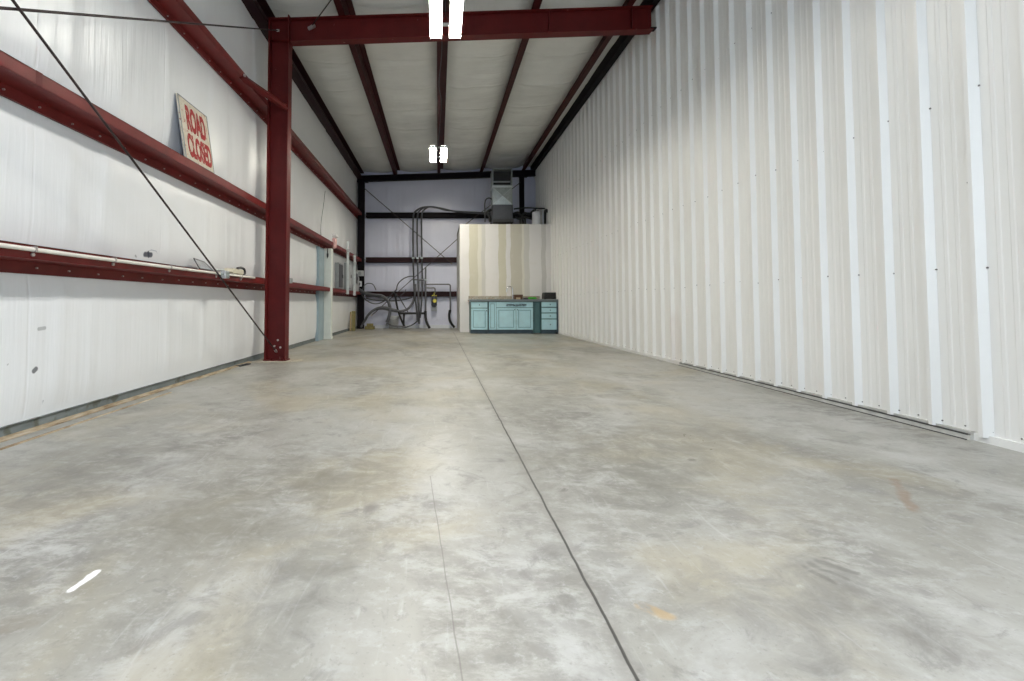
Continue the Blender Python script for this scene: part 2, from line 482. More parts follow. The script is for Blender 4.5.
# edge dirt along the wall
M['edge_wood'] = None
k = NT('stained_edge_strip')
n1 = k.noise((2,.6,1), 8, 5, .65)
M['edge_wood'] = k.set(k.ramp(n1, [(.3, (.16,.10,.05)), (.5, (.40,.32,.22)), (.7, (.52,.46,.37))]), .85, 0, .2)

# ------------------------------------------------------------------ setting
XL, XR, YB, YF = -2.80, 3.40, 16.75, -2.3
def roofz(X): return 5.335 + .034*X           # underside of the purlins
GZ = (1.155, 2.285, 3.87)                       # girt heights on the left wall
GE = (1.18, 2.36, 3.915)

b = MB().box(XL-.3, XR+.2, YF-.2, YB+.3, -.15, 0)
tag(b.build('floor', M['floor']), 'stained grey concrete slab floor with saw-cut joint', None, None, 'structure')

def grid(fn, nu, nv):
    vs = []; fs = []
    for i in range(nu+1):
        for j in range(nv+1): vs.append(fn(i/nu, j/nv))
    for i in range(nu):
        for j in range(nv):
            a = i*(nv+1)+j; fs.append([a, a+1, a+nv+2, a+nv+1])
    return vs, fs
def pillow(z, levels, depth):
    for a, c in zip(levels[:-1], levels[1:]):
        if a <= z <= c:
            t = (z-a)/(c-a); return depth*min(1, math.sin(math.pi*t)*1.6)**.8 if 0 < t < 1 else 0
    return 0
# left wall: pillowed insulation sheet with vertical folds (a doubled sheet, 4 cm thick)
def zlist(gs, pad=.098):
    zs = [.03, .085, .11, .15]; lo = .03
    for g in list(gs)+[5.53]:
        a0 = zs[-1]; b0 = g-pad; n = max(2, round((b0-a0)/.09))
        zs += [a0+(b0-a0)*i/n for i in range(1, n+1)]
        zs += [g-.05, g, g+.05, g+pad]
    return [z for z in zs if z < 5.56]
def pillow2(z, gs, depth, pad=.098):
    edges = [.10] + [e_ for g in gs for e_ in (g-pad, g+pad)] + [5.4]
    for a0, c0 in zip(edges[0::2], edges[1::2]):
        if a0 < z < c0:
            t = (z-a0)/(c0-a0); return depth*min(1, math.sin(math.pi*t)*1.8)**.8
    return 0
ZL = zlist(GZ)
def leftsheet(u, v):
    y = YF + u*(YB-YF); z = ZL[round(v*(len(ZL)-1))]
    n = mnoise.noise((y*3.1, z*.35, 1.3)) * .008 + mnoise.noise((y*9.7, z*.25, 4.1)) * .004
    f = abs(mnoise.noise((y*1.45, z*.12, 9.2)))
    fold = max(0, 1-f*14)*.010
    p = pillow2(z, GZ, .022)
    return (XL-.004 + p + (n+fold)*min(1, p/.012), y, z)
b = MB(); vs, fs = grid(leftsheet, 420, len(ZL)-1); b.add(vs, fs, True)
b.box(XL-.20, XL-.03, YF, YB+.2, 0, 5.7)
tag(b.build('wall_left', M['vinyl'], None, False), 'white vinyl-faced insulated side wall', None, None, 'structure')
# end wall
leve = (.06, GE[0], GE[1], GE[2], 5.3)
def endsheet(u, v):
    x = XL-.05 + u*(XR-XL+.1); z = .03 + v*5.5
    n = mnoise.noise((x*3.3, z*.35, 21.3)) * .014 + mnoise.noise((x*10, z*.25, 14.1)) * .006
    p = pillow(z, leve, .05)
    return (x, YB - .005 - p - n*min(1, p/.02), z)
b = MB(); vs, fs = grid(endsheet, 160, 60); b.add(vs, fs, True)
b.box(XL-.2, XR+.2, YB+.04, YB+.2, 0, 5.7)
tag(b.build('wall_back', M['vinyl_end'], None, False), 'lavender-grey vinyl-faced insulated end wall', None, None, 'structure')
# ceiling
PX = (-1.43, .08, 1.54, 2.99)
PD = .25
cx_ = [XL-.1]
for q in (-2.62,)+PX+(3.38,):
    if q > -2.6 and q < 3.3: nxt = [q-.03, q-.012, q+.105, q+.13]
    else: nxt = [q]
    n = max(2, round((nxt[0]-cx_[-1])/.1)); a0 = cx_[-1]
    cx_ += [a0+(nxt[0]-a0)*i/n for i in range(1, n+1)] + nxt[1:]
cx_ += [XR+.1]
def ceilsheet(u, v):
    x = cx_[round(u*(len(cx_)-1))]; y = YF + v*(YB-YF)
    near = min([max(q-.012-x, x-q-.105, 0) for q in PX] + [max(0, x+2.6), max(0, 3.37-x)])
    sag = -.075*min(1, near/.40)**.7
    n = mnoise.noise((x*.8, y*2.1, 3.3))*.035 + mnoise.noise((x*2.2, y*5.5, 8.3))*.014 + .02*max(0, 1-abs(((y+.25*mnoise.noise((x*.7, y*.4, 2.2)))/1.22) % 1-.5)*16)
    return (x, y, roofz(x)+PD+.004 + sag + n*min(1, near/.2))
b = MB(); vs, fs = grid(ceilsheet, len(cx_)-1, 300); b.add(vs, fs, True)
b.prism([(XL-.2, roofz(XL-.2)+.31), (XR+.2, roofz(XR+.2)+.31), (XR+.2, roofz(XR+.2)+.39), (XL-.2, roofz(XL-.2)+.39)], 'y', YF-.2, YB+.2)
tag(b.build('ceiling', M['ceil'], None, False), 'grey-white vinyl-faced roof insulation', None, None, 'structure')
# right wall: ribbed liner, ribs stand into the room, 0.305 m apart
prof = []
y = 3.041 - .305*18
while y < YB+.1:
    r0 = y - .030
    prof += [(r0-.030, 0), (r0, .040), (r0+.026, .040), (r0+.048, 0), (r0+.116, 0), (r0+.124, .0025), (r0+.142, .0025), (r0+.150, 0), (r0+.190, 0), (r0+.198, .0025), (r0+.216, .0025), (r0+.224, 0)]
    y += .305
vs = []; fs = []
for (yy, d) in prof:
    vs += [(XR-d+.02, yy, .035), (XR-d+.02, yy, 5.62)]
for i in range(len(prof)-1): fs.append([2*i, 2*i+1, 2*i+3, 2*i+2])
b = MB().add(vs, fs, False)
b.box(XR+.03, XR+.2, YF, YB+.2, 0, 5.75)
wr = tag(b.build('wall_right', M['liner'], None, False), 'white ribbed metal liner wall', None, None, 'structure')
def hexhead(mb, p, r=.008, d='x', h=.006):
    pts = [(math.cos(i*math.pi/3)*r, math.sin(i*math.pi/3)*r) for i in range(6)]
    if d == 'x': mb.prism([(p[1]+a, p[2]+c) for a, c in pts], 'x', p[0]-h, p[0]+.002)
    elif d == '+x': mb.prism([(p[1]+a, p[2]+c) for a, c in pts], 'x', p[0], p[0]+h)
    elif d == 'y': mb.prism([(p[0]+a, p[2]+c) for a, c in pts], 'y', p[1]-h, p[1]+.002)
for zz, st, ofs in ((2.23, 1, -.058), (1.10, 1, -.058), (.075, 1, -.058), (.075, 1, .10), (3.86, 1, -.058), (1.66, 3, .02)):
    b = MB(); y = 3.041-.305*6; i = 0
    while y < YB-2.4:
        if i % st == 0:
            hexhead(b, (XR+.02, y+ofs+random.uniform(-.006,.006), zz+random.uniform(-.02,.02)*(zz > .2)), .006 if zz > .2 else .005)
        y += .305; i += 1
    o = b.build('screw_row', M['screw_dark'], wr)
# base angle of the right wall, from y 3.1 to 6.6, the rest a plain sill
b = MB()
b.box(XR-.024, XR+.03, 3.08, 6.75, .006, .030); b.box(XR-.006, XR+.03, 3.08, 6.75, .03, .05); b.box(XR-.034, XR+.03, 3.08, 6.75, 0, .006)
br0 = tag(b.build('baseboard_right', M['base_trim']), 'grey base angle along the ribbed wall', None, None, 'structure')
b = MB(); b.box(XR-.027, XR-.010, 3.09, 6.75, .030, .037); b.build('dark_gap_strip', M['plug'], br0)  # dark strips stand in for the shaded gap lines along the angle
b = MB(); b.box(XR-.040, XR-.024, 3.09, 6.75, .0, .005); b.build('dark_gap_strip', M['plug'], br0)
b = MB(); b.box(XR+.0, XR+.05, YF, 3.10, 0, .05); b.box(XR+.0, XR+.05, 6.78, 14.3, 0, .05)
tag(b.build('trim_1', M['liner']), 'white sill under the ribbed wall', None, None, 'structure')
# base flashing of the left wall
b = MB()
b.prism([(XL-.03, 0), (XL+.006, 0), (XL+.006, .055), (XL+.018, .075), (XL-.03, .075)], 'y', YF, 11.05)
b.prism([(XL-.03, 0), (XL+.006, 0), (XL+.006, .055), (XL+.018, .075), (XL-.03, .075)], 'y', 12.3, YB-.05)
tag(b.build('baseboard_left', M['base_grey']), 'grey base flashing under the insulated wall', None, None, 'structure')
b = MB(); b.box(XL+.1, .62, YB-.085, YB-.02, 0, .11)
tag(b.build('baseboard_back', M['tank']), 'pale base strip of the end wall', None, None, 'structure')
b = MB()
b.prism([(XL+.008, 0), (XL+.075, 0), (XL+.075, .006), (XL+.008, .014)], 'y', YF, 7.1)
b.prism([(XL+.19, 0), (XL+.215, 0), (XL+.212, .007), (XL+.19, .006)], 'y', YF, 4.7)
tag(b.build('trim_2', M['edge_wood']), 'stained edge of the slab by the wall', None, None, 'structure')
# front wall behind the camera with an open roll-up door
b = MB()
b.box(XL-.2, -2.3, YF-.2, YF, 0, 5.7); b.box(2.9, XR+.2, YF-.2, YF, 0, 5.7); b.box(-2.3, 2.9, YF-.2, YF, 4.3, 5.7)
tag(b.build('wall_front', M['vinyl']), 'front wall round the open roll-up door', None, None, 'structure')
# drywall room at the end
b = MB()
b.box(.655, XR+.03, 14.40, 14.52, 0, 3.25); b.box(.655, .775, 14.52, YB-.06, 0, 3.25); b.box(.655, XR+.03, 14.52, YB-.06, 3.13, 3.25)
tag(b.build('wall_partition', M['drywall']), 'unpainted drywall box room with tan joint bands', None, None, 'structure')

# ------------------------------------------------------------------ left wall girts
def zgirt_y(mb, z, y0, y1, xo=XL, xi=-2.60, fl=.088, t=.007):
    mb.box(xo, xi, y0, y1, z-t/2, z+t/2)
    mb.box(xi-t, xi, y0, y1, z, z+fl); mb.box(xi-.025, xi, y0, y1, z+fl-t, z+fl)
    mb.box(xo, xo+t, y0, y1, z-fl, z); mb.box(xo, xo+.022, y0, y1, z-fl, z-fl+t)
gl = ('red steel girt at knee-rail height carrying the white pipe', 'red steel girt with the ROAD CLOSED sign standing on it', 'highest red steel girt on the insulated side wall')
for i, z in enumerate(GZ):
    g = empty('wall_girt', (XL, 2, z), gl[i], 'girt', 'red girts on the side wall')
    b = MB(); zgirt_y(b, z, YF, YB-.05); b.build('zee_section', M['red'], g)
    y = 2.4; first = None
    while y < 15:
        p = Vector((XL+.007, y+random.uniform(-.02,.02), z-.045+random.uniform(-.006,.006)))
        if first is None:
            b = MB(); hexhead(b, p, .007, '+x', .012); first = b.build('screw', M['screw'], g); p0s = p
        else:
            o = first.copy(); COL.objects.link(o); o.parent = g; o.location = p-p0s
        y += .305
    if i == 1:
        b = MB(); b.box(-2.606, -2.598, 3.05, 3.10, z-.004, z+.09); b.build('lap_joint', M['red_scuffed'], g)
# eave strut
e = empty('eave_strut', (XL, 2, 5.15), 'dark red eave strut where the side wall meets the roof', 'strut')
b = MB(); z = 5.14
b.box(XL, XL+.2, YF, YB, z, z+.007); b.box(XL, XL+.007, YF, YB, z, z+.3); b.box(XL+.193, XL+.2, YF, YB, z, z+.07); b.box(XL, XL+.2, YF, YB, z+.293, z+.3)
b.build('channel', M['dark_red'], e)
# dark channel over the liner
b = MB()
zt = roofz(3.3)
b.box(3.26, 3.27, YF, YB, zt, zt+.24); b.box(3.27, 3.365, YF, YB, zt, zt+.008); b.box(3.355, 3.365, YF, YB, zt, zt+.06)
o = tag(b.build('eave_channel', M['black_steel']), 'near-black steel channel along the top of the ribbed wall', 'channel', None, 'thing')

# ------------------------------------------------------------------ purlins
pl = ('maroon roof purlin nearest the insulated side wall', 'maroon roof purlin with the two light fixtures under it', 'maroon roof purlin first on the ribbed-wall side of the lights', 'maroon roof purlin closest to the ribbed white wall')
for X, lb in zip(PX, pl):
    z = roofz(X); b = MB(); t = .008; fw = .10
    b.box(X-t/2, X+t/2, YF, YB-.05, z, z+PD)
    b.box(X-fw, X, YF, YB-.05, z, z+t); b.box(X-fw, X-fw+t, YF, YB-.05, z, z+.022)
    b.box(X, X+fw, YF, YB-.05, z+PD-t, z+PD); b.box(X+fw-t, X+fw, YF, YB-.05, z+PD-.022, z+PD)
    tag(b.build('roof_purlin', M['purlin']), lb, 'purlin', 'maroon roof purlins', 'thing')

# ------------------------------------------------------------------ main frame
CY0, CY1 = 7.20, 7.38; CM = (CY0+CY1)/2
c = empty('steel_column', (-2.42, CM, 0), 'big red steel column standing against the insulated side wall', 'column')
b = MB()
ctop = roofz(-2.4)-.02
b.box(-2.599, -2.575, CY0, CY1, 0.02, ctop); b.box(-2.300, -2.285, CY0, CY1, 0.02, 5.0); b.box(-2.58, -2.295, CM-.005, CM+.005, .02, ctop)
b.build('h_section', M['red_scuffed'], c)
b = MB(); b.box(-2.61, -2.265, CY0-.01, CY1+.01, .006, .024)
for x in (-2.5, -2.34):
    for y in (CY0+.035, CY1-.035):
        b.prism([(x+.014*math.cos(i*math.pi/3), y+.014*math.sin(i*math.pi/3)) for i in range(6)], 'z', .024, .045)
b.build('base_plate', M['red_scuffed'], c)
b = MB(); b.box(-2.300, -2.282, CY0-.01, CY1+.01, roofz(-2.285)-.42, roofz(-2.285)+.03); b.build('end_plate', M['red_scuffed'], c)
b = MB()
b.prism([(-2.575, roofz(-2.5)-.34), (-2.290, roofz(-2.285)-.36), (-2.290, roofz(-2.285)-.345), (-2.575, roofz(-2.5)-.325)], 'y', CY0+.005, CY1-.005)
b.build('stiffener', M['red_scuffed'], c); b = MB()
b.prism([(-2.599, roofz(-2.59)-.02), (-2.285, roofz(-2.285)-.02), (-2.285, roofz(-2.285)-.002), (-2.599, roofz(-2.59)-.002)], 'y', CY0, CY1)
b.build('cap_plate', M['red_scuffed'], c)
for p in ((-2.42,.31),(-2.47,.22),(-2.38,.2)):
    b = MB(); hexhead(b, (p[0], CM-.004, p[1]), .016, 'y', .014); b.build('bolt', M['screw'], c)
b = MB(); prs = [(-2.72,7.06),(-2.55,7.02),(-2.3,7.1),(-2.12,7.16),(-2.05,7.3),(-2.12,7.46),(-2.5,7.52),(-2.7,7.4)]
b.prism(prs, 'z', .0, .007)
tag(b.build('grout_pad', M['grout']), 'rough pale grout pad under the big red column', 'grout', None, 'thing')
r = empty('steel_rafter', (0, CM, 5.1), 'big red steel rafter crossing the room overhead behind the nearer light', 'rafter')
b = MB()
def sl(x0, x1, dz0, dz1, y0, y1, mb):
    mb.prism([(x0, roofz(x0)+dz0), (x1, roofz(x1)+dz0), (x1, roofz(x1)+dz1), (x0, roofz(x0)+dz1)], 'y', y0, y1)
sl(-2.280, 3.31, -.36, -.008, CM-.004, CM+.004, b); sl(-2.280, 3.31, -.372, -.36, CY0+.01, CY1-.01, b); sl(-2.280, 3.31, -.014, -.002, CY0+.01, CY1-.01, b)
b.build('i_section', M['red_scuffed'], r)
for x in (1.72, 3.0):
    b = MB(); b.box(x-.01, x+.01, CY0+.02, CM, roofz(x)-.36, roofz(x)-.02); b.build('stiffener', M['red_scuffed'], r)
b = MB(); b.tube([(-2.0, CM-.01, 5.12), (-1.9, CM-.07, 5.13)], .03, 10); b.build('rod_washer', M['screw'], r)
b = MB(); sl(3.28, 3.372, -.345, -.325, CY0+.04, CY1-.04, b); b.build('seat_tab', M['black_steel'], r)
# flange brace girt -> column
b = MB()
p0, p1 = Vector((-2.61, 6.25, 3.86)), Vector((-2.31, 7.22, 3.83))
b.tube([p0, p0.lerp(p1,.06), p1.lerp(p0,.06), p1], .05, 4, taper=[.6,1,1,.6]); b.tube([p0+Vector((.0,.02,.045)), p1+Vector((0,-.02,.045))], .016, 6)
fb = tag(b.build('flange_brace', M['red_scuffed']), 'short red angle brace from the highest girt to the column', 'brace', None, 'thing')
b = MB()
hexhead(b, (-2.585, 6.28, 3.90), .02, '+x', .02); b.build('bolt', M['screw'], fb); b = MB(); hexhead(b, (-2.585, 6.42, 3.885), .02, '+x', .02); b.build('bolt', M['screw'], fb)

# ------------------------------------------------------------------ end wall frame
e = empty('end_rafter', (0, 16.4, 5.3), 'dark steel rafter along the top of the end wall', 'rafter')
b = MB()
sl(-2.93, 3.36, -.20, -.004, 16.38, 16.392, b); sl(-2.93, 3.36, -.205, -.19, 16.32, 16.46, b); sl(-2.93, 3.36, -.014, -.002, 16.32, 16.46, b)
b.build('i_section', M['black_steel'], e)
for X, w, lb in ((-2.635, .105, 'dark steel end-wall column in the corner by the electrical boxes'), (2.885, .07, 'dark steel end-wall column behind the air duct')):
    c2 = empty('end_column', (X, 16.4, 0), lb, 'column', 'dark end-wall columns')
    b = MB(); zt = roofz(X)-.2
    b.box(X-w, X+w, 16.30, 16.312, .0, zt); b.box(X-w, X+w, 16.488, 16.50, 0, zt); b.box(X-.005, X+.005, 16.31, 16.49, 0, zt)
    b.build('h_section', M['black_steel'], c2)
    b = MB(); b.box(X-w-.02, X+w+.02, 16.28, 16.51, 0, .016); b.build('base_plate', M['black_steel'], c2); b = MB(); b.box(X-w-.02, X+w+.12, 16.30, 16.50, zt-.02, zt-.002); b.build('cap_plate', M['black_steel'], c2)
for i, (z, x0, x1, lb) in enumerate(((GE[0], -2.5, .645, 'lowest dark red girt on the end wall behind the cables'), (GE[1], -2.5, .645, 'middle dark red girt on the end wall'), (GE[2], -2.5, 3.3, 'highest dark red girt on the end wall running behind the duct'))):
    b = MB(); t = .007
    b.box(x0, x1, 16.51, 16.70, z-t, z); b.box(x0, x1, 16.51, 16.517, z-.088, z+.088); b.box(x0, x1, 16.51, 16.53, z+.081, z+.088); b.box(x0, x1, 16.51, 16.53, z-.088, z-.081); b.box(x0, x1, 16.693, 16.70, z-.088, z)
    g = tag(b.build('end_girt', M['black_steel' if i == 2 else 'dark_red']), lb, 'girt', 'dark girts on the end wall', 'thing')
    b = MB(); b.box(x0-.09, x0+.02, 16.50, 16.508, z-.02, z+.02); b.build('clip', M['panel_grey'], g)

# ------------------------------------------------------------------ brace rods
def rod(p0, p1, lb, r=.009, mat='rod', name='brace_rod', nut=True):
    b = MB(); b.tube([p0, Vector(p0).lerp(Vector(p1), .5), p1], r, 8)
    o = tag(b.build(name, M[mat]), lb, 'rod', 'steel cross-bracing rods', 'thing')
    if nut:
        d = (Vector(p1)-Vector(p0)).normalized()
        b = MB(); b.tube([Vector(p1)-d*.06, Vector(p1)], r*2.2, 6); b.build('nut', M['screw'], o)
    return o
def RA(y): return (-2.46+.03*max(0,(y-6.2))/1.05, y, 2.61+(y-2.694)*(.833-2.61)/(5.969-2.694))
def RB(y): return (-2.46, y, 2.526+(y-2.634)*(4.556-2.526)/(6.316-2.634))
rod(RA(-1.9), RA(7.25), 'thin dark brace rod running down to the foot of the big red column')
rod(RB(-1.9), RB(7.25), 'thin dark brace rod running up to the head of the big red column')
rod((3.0, .3, 5.36), (-1.97, 7.27, 5.13), 'thin dark roof brace rod reaching the big rafter near the column')
rod(tuple(at(364,188,16.25)), tuple(at(452,264,16.25)), 'dark brace rod falling from the corner column across the end wall', .012)
rod(tuple(at(458,238.5,16.22)), tuple(at(371,316,16.22)), 'dark brace rod falling from the drywall room across the end wall', .012)
rod(tuple(at(521,182,16.2)), tuple(at(466,224,16.2)), 'dark brace rod passing behind the air duct above the drywall room', .012)

# ------------------------------------------------------------------ light fixtures
def fixture(x, y0, y1, z, label, lamp='tube'):
    t = empty('light_fixture', (x, (y0+y1)/2, z), label, 'light', 'twin-lamp shop light fixtures')
    b = MB()
    # two trough reflectors side by side, open below and at the ends
    for s in (-1, 1):
        xc = x+s*.138
        out = [(-.088,0),(-.082,.07),(-.055,.095),(.055,.095),(.082,.07),(.088,0)]
        inn = [(.084,0),(.078,.066),(.053,.089),(-.053,.089),(-.078,.066),(-.084,0)]
        b.prism([(xc+u, z+w) for u, w in out+inn], 'y', y0, y1)
    for sx in (-1, 1):
        for yy in (y0-.006, y1): b.box(x+sx*.138-.082, x+sx*.138+.082, yy, yy+.006, z+.022, z+.085)
    for yy in (y0+.17, y1-.23): b.bbox(x-.19, x+.19, yy, yy+.06, z+.096, z+.12, .004)
    b.build('housing', M['housing'], t)
    for s in (-1, 1):
        b = MB(); xc = x+s*.138
        pr = [(xc+.072*math.cos(a), z+.060-.02*math.sin(a)) for a in [i*math.pi/8 for i in range(9)]]
        b.prism(pr, 'y', y0+.004, y1-.004); b.build('lamp', M[lamp], t)
    for yy in (y0+.2, y1-.2):
        b = MB(); zt = roofz(x)
        b.tube([(x-.10, yy, z+.10), (x, yy, z+.26), (x+.10, yy, z+.10)], .003, 6); b.tube([(x, yy, z+.26), (x, yy, zt+.0)], .003, 6)
        b.build('hanger', M['emt'], t)
    return t
fixture(.11, 5.76, 7.0, 4.79, 'nearer bright twin-lamp fixture hanging in front of the big rafter')
fixture(.01, 12.0, 13.22, 4.76, 'farther bright twin-lamp fixture hanging toward the end wall', 'tube_dim')
fixture(.11, -.6, .64, 4.79, 'unseen twin-lamp fixture hanging closest to the open roll-up door', 'tube_bright')  # assumed fixture out of view, emission raised to brighten the near walls
b = MB()
pts = [(.02+.045, 7.4, 5.33), (.065, 8.4, 5.31), (.02, 9.6, 5.30), (.075, 10.4, 5.32), (.06, 11.4, 5.30), (.01, 12.25, 4.95)]
b.tube(spline(pts), .008, 6)
tag(b.build('electrical_cable', M['flex']), 'thin grey cable strung along the middle purlin to the farther light', 'cable', None, 'thing')

# ------------------------------------------------------------------ ROAD CLOSED sign
s0 = empty('road_sign', (-2.66, 5.27, GZ[1]+.09), 'weathered ROAD CLOSED sign leaning on the wall above the girt', 'sign')
bl, br_, tr, tl = Vector((-2.615,4.93,2.375)), Vector((-2.615,5.555,2.375)), Vector((-2.755,5.63,3.085)), Vector((-2.755,4.985,3.085))
def lerp4(u, v): return (bl*(1-u)+br_*u)*(1-v)+(tl*(1-u)+tr*u)*v
nrm = (br_-bl).cross(tl-bl).normalized()
if nrm.x < 0: nrm = -nrm
b = MB(); th = .018
vs = [q+nrm*o for o in (0, -th) for q in (bl, br_, tr, tl)]
b.add(vs, [(0,1,2,3),(7,6,5,4),(0,4,5,1),(1,5,6,2),(2,6,7,3),(3,7,4,0)])
b.build('sign_panel', M['sign'], s0)
b = MB(); vs = [q+nrm*o for o in (-th-.001, -th-.004) for q in (bl, br_, tr, tl)]
b.add(vs, [(0,1,2,3),(7,6,5,4),(0,4,5,1),(1,5,6,2),(2,6,7,3),(3,7,4,0)]); b.build('sign_back', M['sign_back'], s0)
b = MB(); e1, e2 = .0, .012
for (u0,u1,v0,v1) in ((0,1,0,e2),(0,1,1-e2,1),(0,e2,0,1),(1-e2,1,0,1)):
    q = [lerp4(u0,v0), lerp4(u1,v0), lerp4(u1,v1), lerp4(u0,v1)]
    vs = [w+nrm*o for o in (.001, .005) for w in q]
    b.add(vs, [(3,2,1,0),(4,5,6,7),(0,1,5,4),(1,2,6,5),(2,3,7,6),(3,0,4,7)])
b.build('rim', M['panel_grey'], s0)
def word(txt, u0, u1, v0, v1):
    cu = bpy.data.curves.new('lettering', 'FONT'); cu.body = txt; cu.extrude = .01; cu.offset = .04; cu.size = 1
    tmp = bpy.data.objects.new('lettering_curve', cu); COL.objects.link(tmp)
    bpy.context.view_layer.update()
    me = bpy.data.meshes.new_from_object(tmp.evaluated_get(bpy.context.evaluated_depsgraph_get()))
    bpy.data.objects.remove(tmp)
    xs = [v.co.x for v in me.vertices]; ys = [v.co.y for v in me.vertices]
    xa, xb, ya, yb = min(xs), max(xs), min(ys), max(ys)
    for v in me.vertices:
        u = u0+(u1-u0)*(v.co.x-xa)/(xb-xa); w = v0+(v1-v0)*(v.co.y-ya)/(yb-ya)
        v.co = lerp4(u, w)+nrm*(.0015+(.0025 if v.co.z > 0 else 0)) - Vector(s0.location)
    me.materials.clear(); me.materials.append(M['letter'])
    for p in me.polygons: p.material_index = 0
    o = bpy.data.objects.new('lettering', me); COL.objects.link(o); o.parent = s0; return o
word('ROAD', .20, .86, .50, .91); word('CLOSED', .13, .96, .07, .45)

# ------------------------------------------------------------------ things on the lowest girt
b = MB(); zz = GZ[0]+.058
b.tube([(-2.583, -1.5, zz+.002), (-2.583, 2, zz), (-2.583, 3.6, zz-.003), (-2.583, 5.15, zz+.002), (-2.583, 6.75, zz+.012)], .0145, 10)
pp = tag(b.build('pipe', M['pvc']), 'long slim white plastic pipe strapped along the lowest red girt', 'pipe', None, 'thing')
for y in (1.2, 2.2, 3.06, 3.82, 4.62, 5.6, 6.3):
    b = MB(); b.box(-2.6, -2.566, y-.008, y+.008, zz-.018, zz+.018); b.tube([(-2.597, y, zz-.034), (-2.585, y, zz-.034)], .012, 8); b.build('pipe_clip', M['screw'], pp)
# small frame leaning
fr = empty('picture_frame', (-2.66, 5.1, GZ[0]+.09), 'small thin black frame leaning on the wall above the white pipe', 'frame')
fz = GZ[0]+.088
A, B, C_, D_ = Vector((-2.605,5.24,fz)), Vector((-2.605,5.55,fz)), Vector((-2.735,5.60,fz+.105)), Vector((-2.735,5.36,fz+.125))
def strip(mb, p, q, w=.008): mb.tube([p, q], w, 4)
b = MB()
for p, q in ((A,B),(B,C_),(C_,D_),(D_,A)): strip(b, p, q)
b.build('frame_edge', M['plug'], fr)
n_ = (B-A).cross(D_-A).normalized()
b = MB(); vs = [q+n_*o for o in (-.002,.002) for q in (A,B,C_,D_)]
b.add(vs, [(3,2,1,0),(4,5,6,7),(0,1,5,4),(1,2,6,5),(2,3,7,6),(3,0,4,7)]); b.build('picture_face', M['glassdark'], fr)
def jbox(y, x, z, lb, w=.05):
    t = empty('junction_box', (x, y, z), lb, 'electrical box', 'small boxes on the lowest girt')
    b = MB(); b.bbox(x-.03, x+.03, y-w, y+w, z, z+.09, .006); b.build('box_body', M['panel_light'], t)
    b = MB(); b.bbox(x+.03, x+.036, y-w*.8, y+w*.8, z+.01, z+.08, .002); b.tube([(x, y-w, z+.045), (x, y-w-.03, z+.045)], .016, 8); b.tube([(x, y+w, z+.045), (x, y+w+.03, z+.045)], .016, 8); b.build('cover', M['galv'], t)
    return t
jbox(5.75, -2.555, GZ[0]+.01, 'small grey junction box on the white pipe beside the leaning frame', .055)
jbox(8.35, -2.58, GZ[0]+.06, 'small grey junction box on the lowest girt just past the red column', .06)
# beige tool lying by the column
t = empty('power_tool', (-2.62, 6.3, GZ[0]+.09), 'beige tool with a black handle lying on the girt beside the red column', 'tool')
tz = GZ[0]+.088
b = MB(); b.tube([(-2.62, 5.86, tz+.03), (-2.62, 5.92, tz+.03), (-2.62, 6.22, tz+.035), (-2.62, 6.30, tz+.03)], .034, 12, taper=[.5,.8,1,.9]); b.bbox(-2.66, -2.585, 6.05, 6.38, tz, tz+.065, .008); b.build('tool_body', M['beige'], t)
b = MB(); b.tube(spline([(-2.60, 6.20, tz+.075), (-2.60, 6.32, tz+.092), (-2.60, 6.42, tz+.08), (-2.60, 6.45, tz+.03), (-2.60, 6.40, tz+.005)]), .016, 8); b.build('tool_handle', M['plug'], t)
b = MB(); b.tube([(-2.62, 5.62, tz+.02), (-2.62, 5.86, tz+.03)], .012, 8); b.build('nozzle', M['galv_light'], t)
# debris
b = MB(); b.prism([(-2.765,6.62),(-2.70,6.60),(-2.66,6.86),(-2.72,6.88)], 'z', .0, .014)
b.box(-2.71,-2.69,6.66,6.82,.014,.022)
tag(b.build('metal_scrap', M['plug']), 'small black scrap lying on the floor before the red column', 'scrap', None, 'thing')

# ------------------------------------------------------------------ framed opening and electrical gear on the far side wall
b = MB()
b.bbox(XL-.005, -2.745, 10.98, 11.55, 0, 2.17, .004); b.box(XL-.005, -2.72, 10.97, 11.01, 0, 2.17)
tag(b.build('facing_panel', M['bluegrey']), 'tall narrow blue-grey panel beside the white post', 'panel', None, 'thing')
wp_ = empty('white_post', (-2.72, 11.75, 0), 'tall white painted post by the electrical boxes', 'post')
b = MB(); b.bbox(-2.765, -2.57, 11.56, 11.72, .0, 2.19, .006); b.build('post_board', M['white_paint'], wp_)
b = MB(); b.bbox(-2.77, -2.555, 11.545, 11.74, 0, .07, .006); b.build('foot_block', M['white_paint'], wp_)
b = MB(); b.tube(rounded([(-2.66,11.54,2.19),(-2.66,11.52,2.12),(-2.66,11.53,1.98),(-2.67,11.55,1.95)], .02), .010, 6); b.tube([(-2.66,11.53,2.06),(-2.66,11.53,1.98)], .022, 6); b.build('hook', M['plug'], wp_)
b = MB(); b.bbox(-2.775, -2.745, 12.25, 16.1, 1.2, 2.2, .004)
tag(b.build('backing_board', M['panel_light']), 'pale backing board carrying the electrical boxes', 'board', None, 'thing')
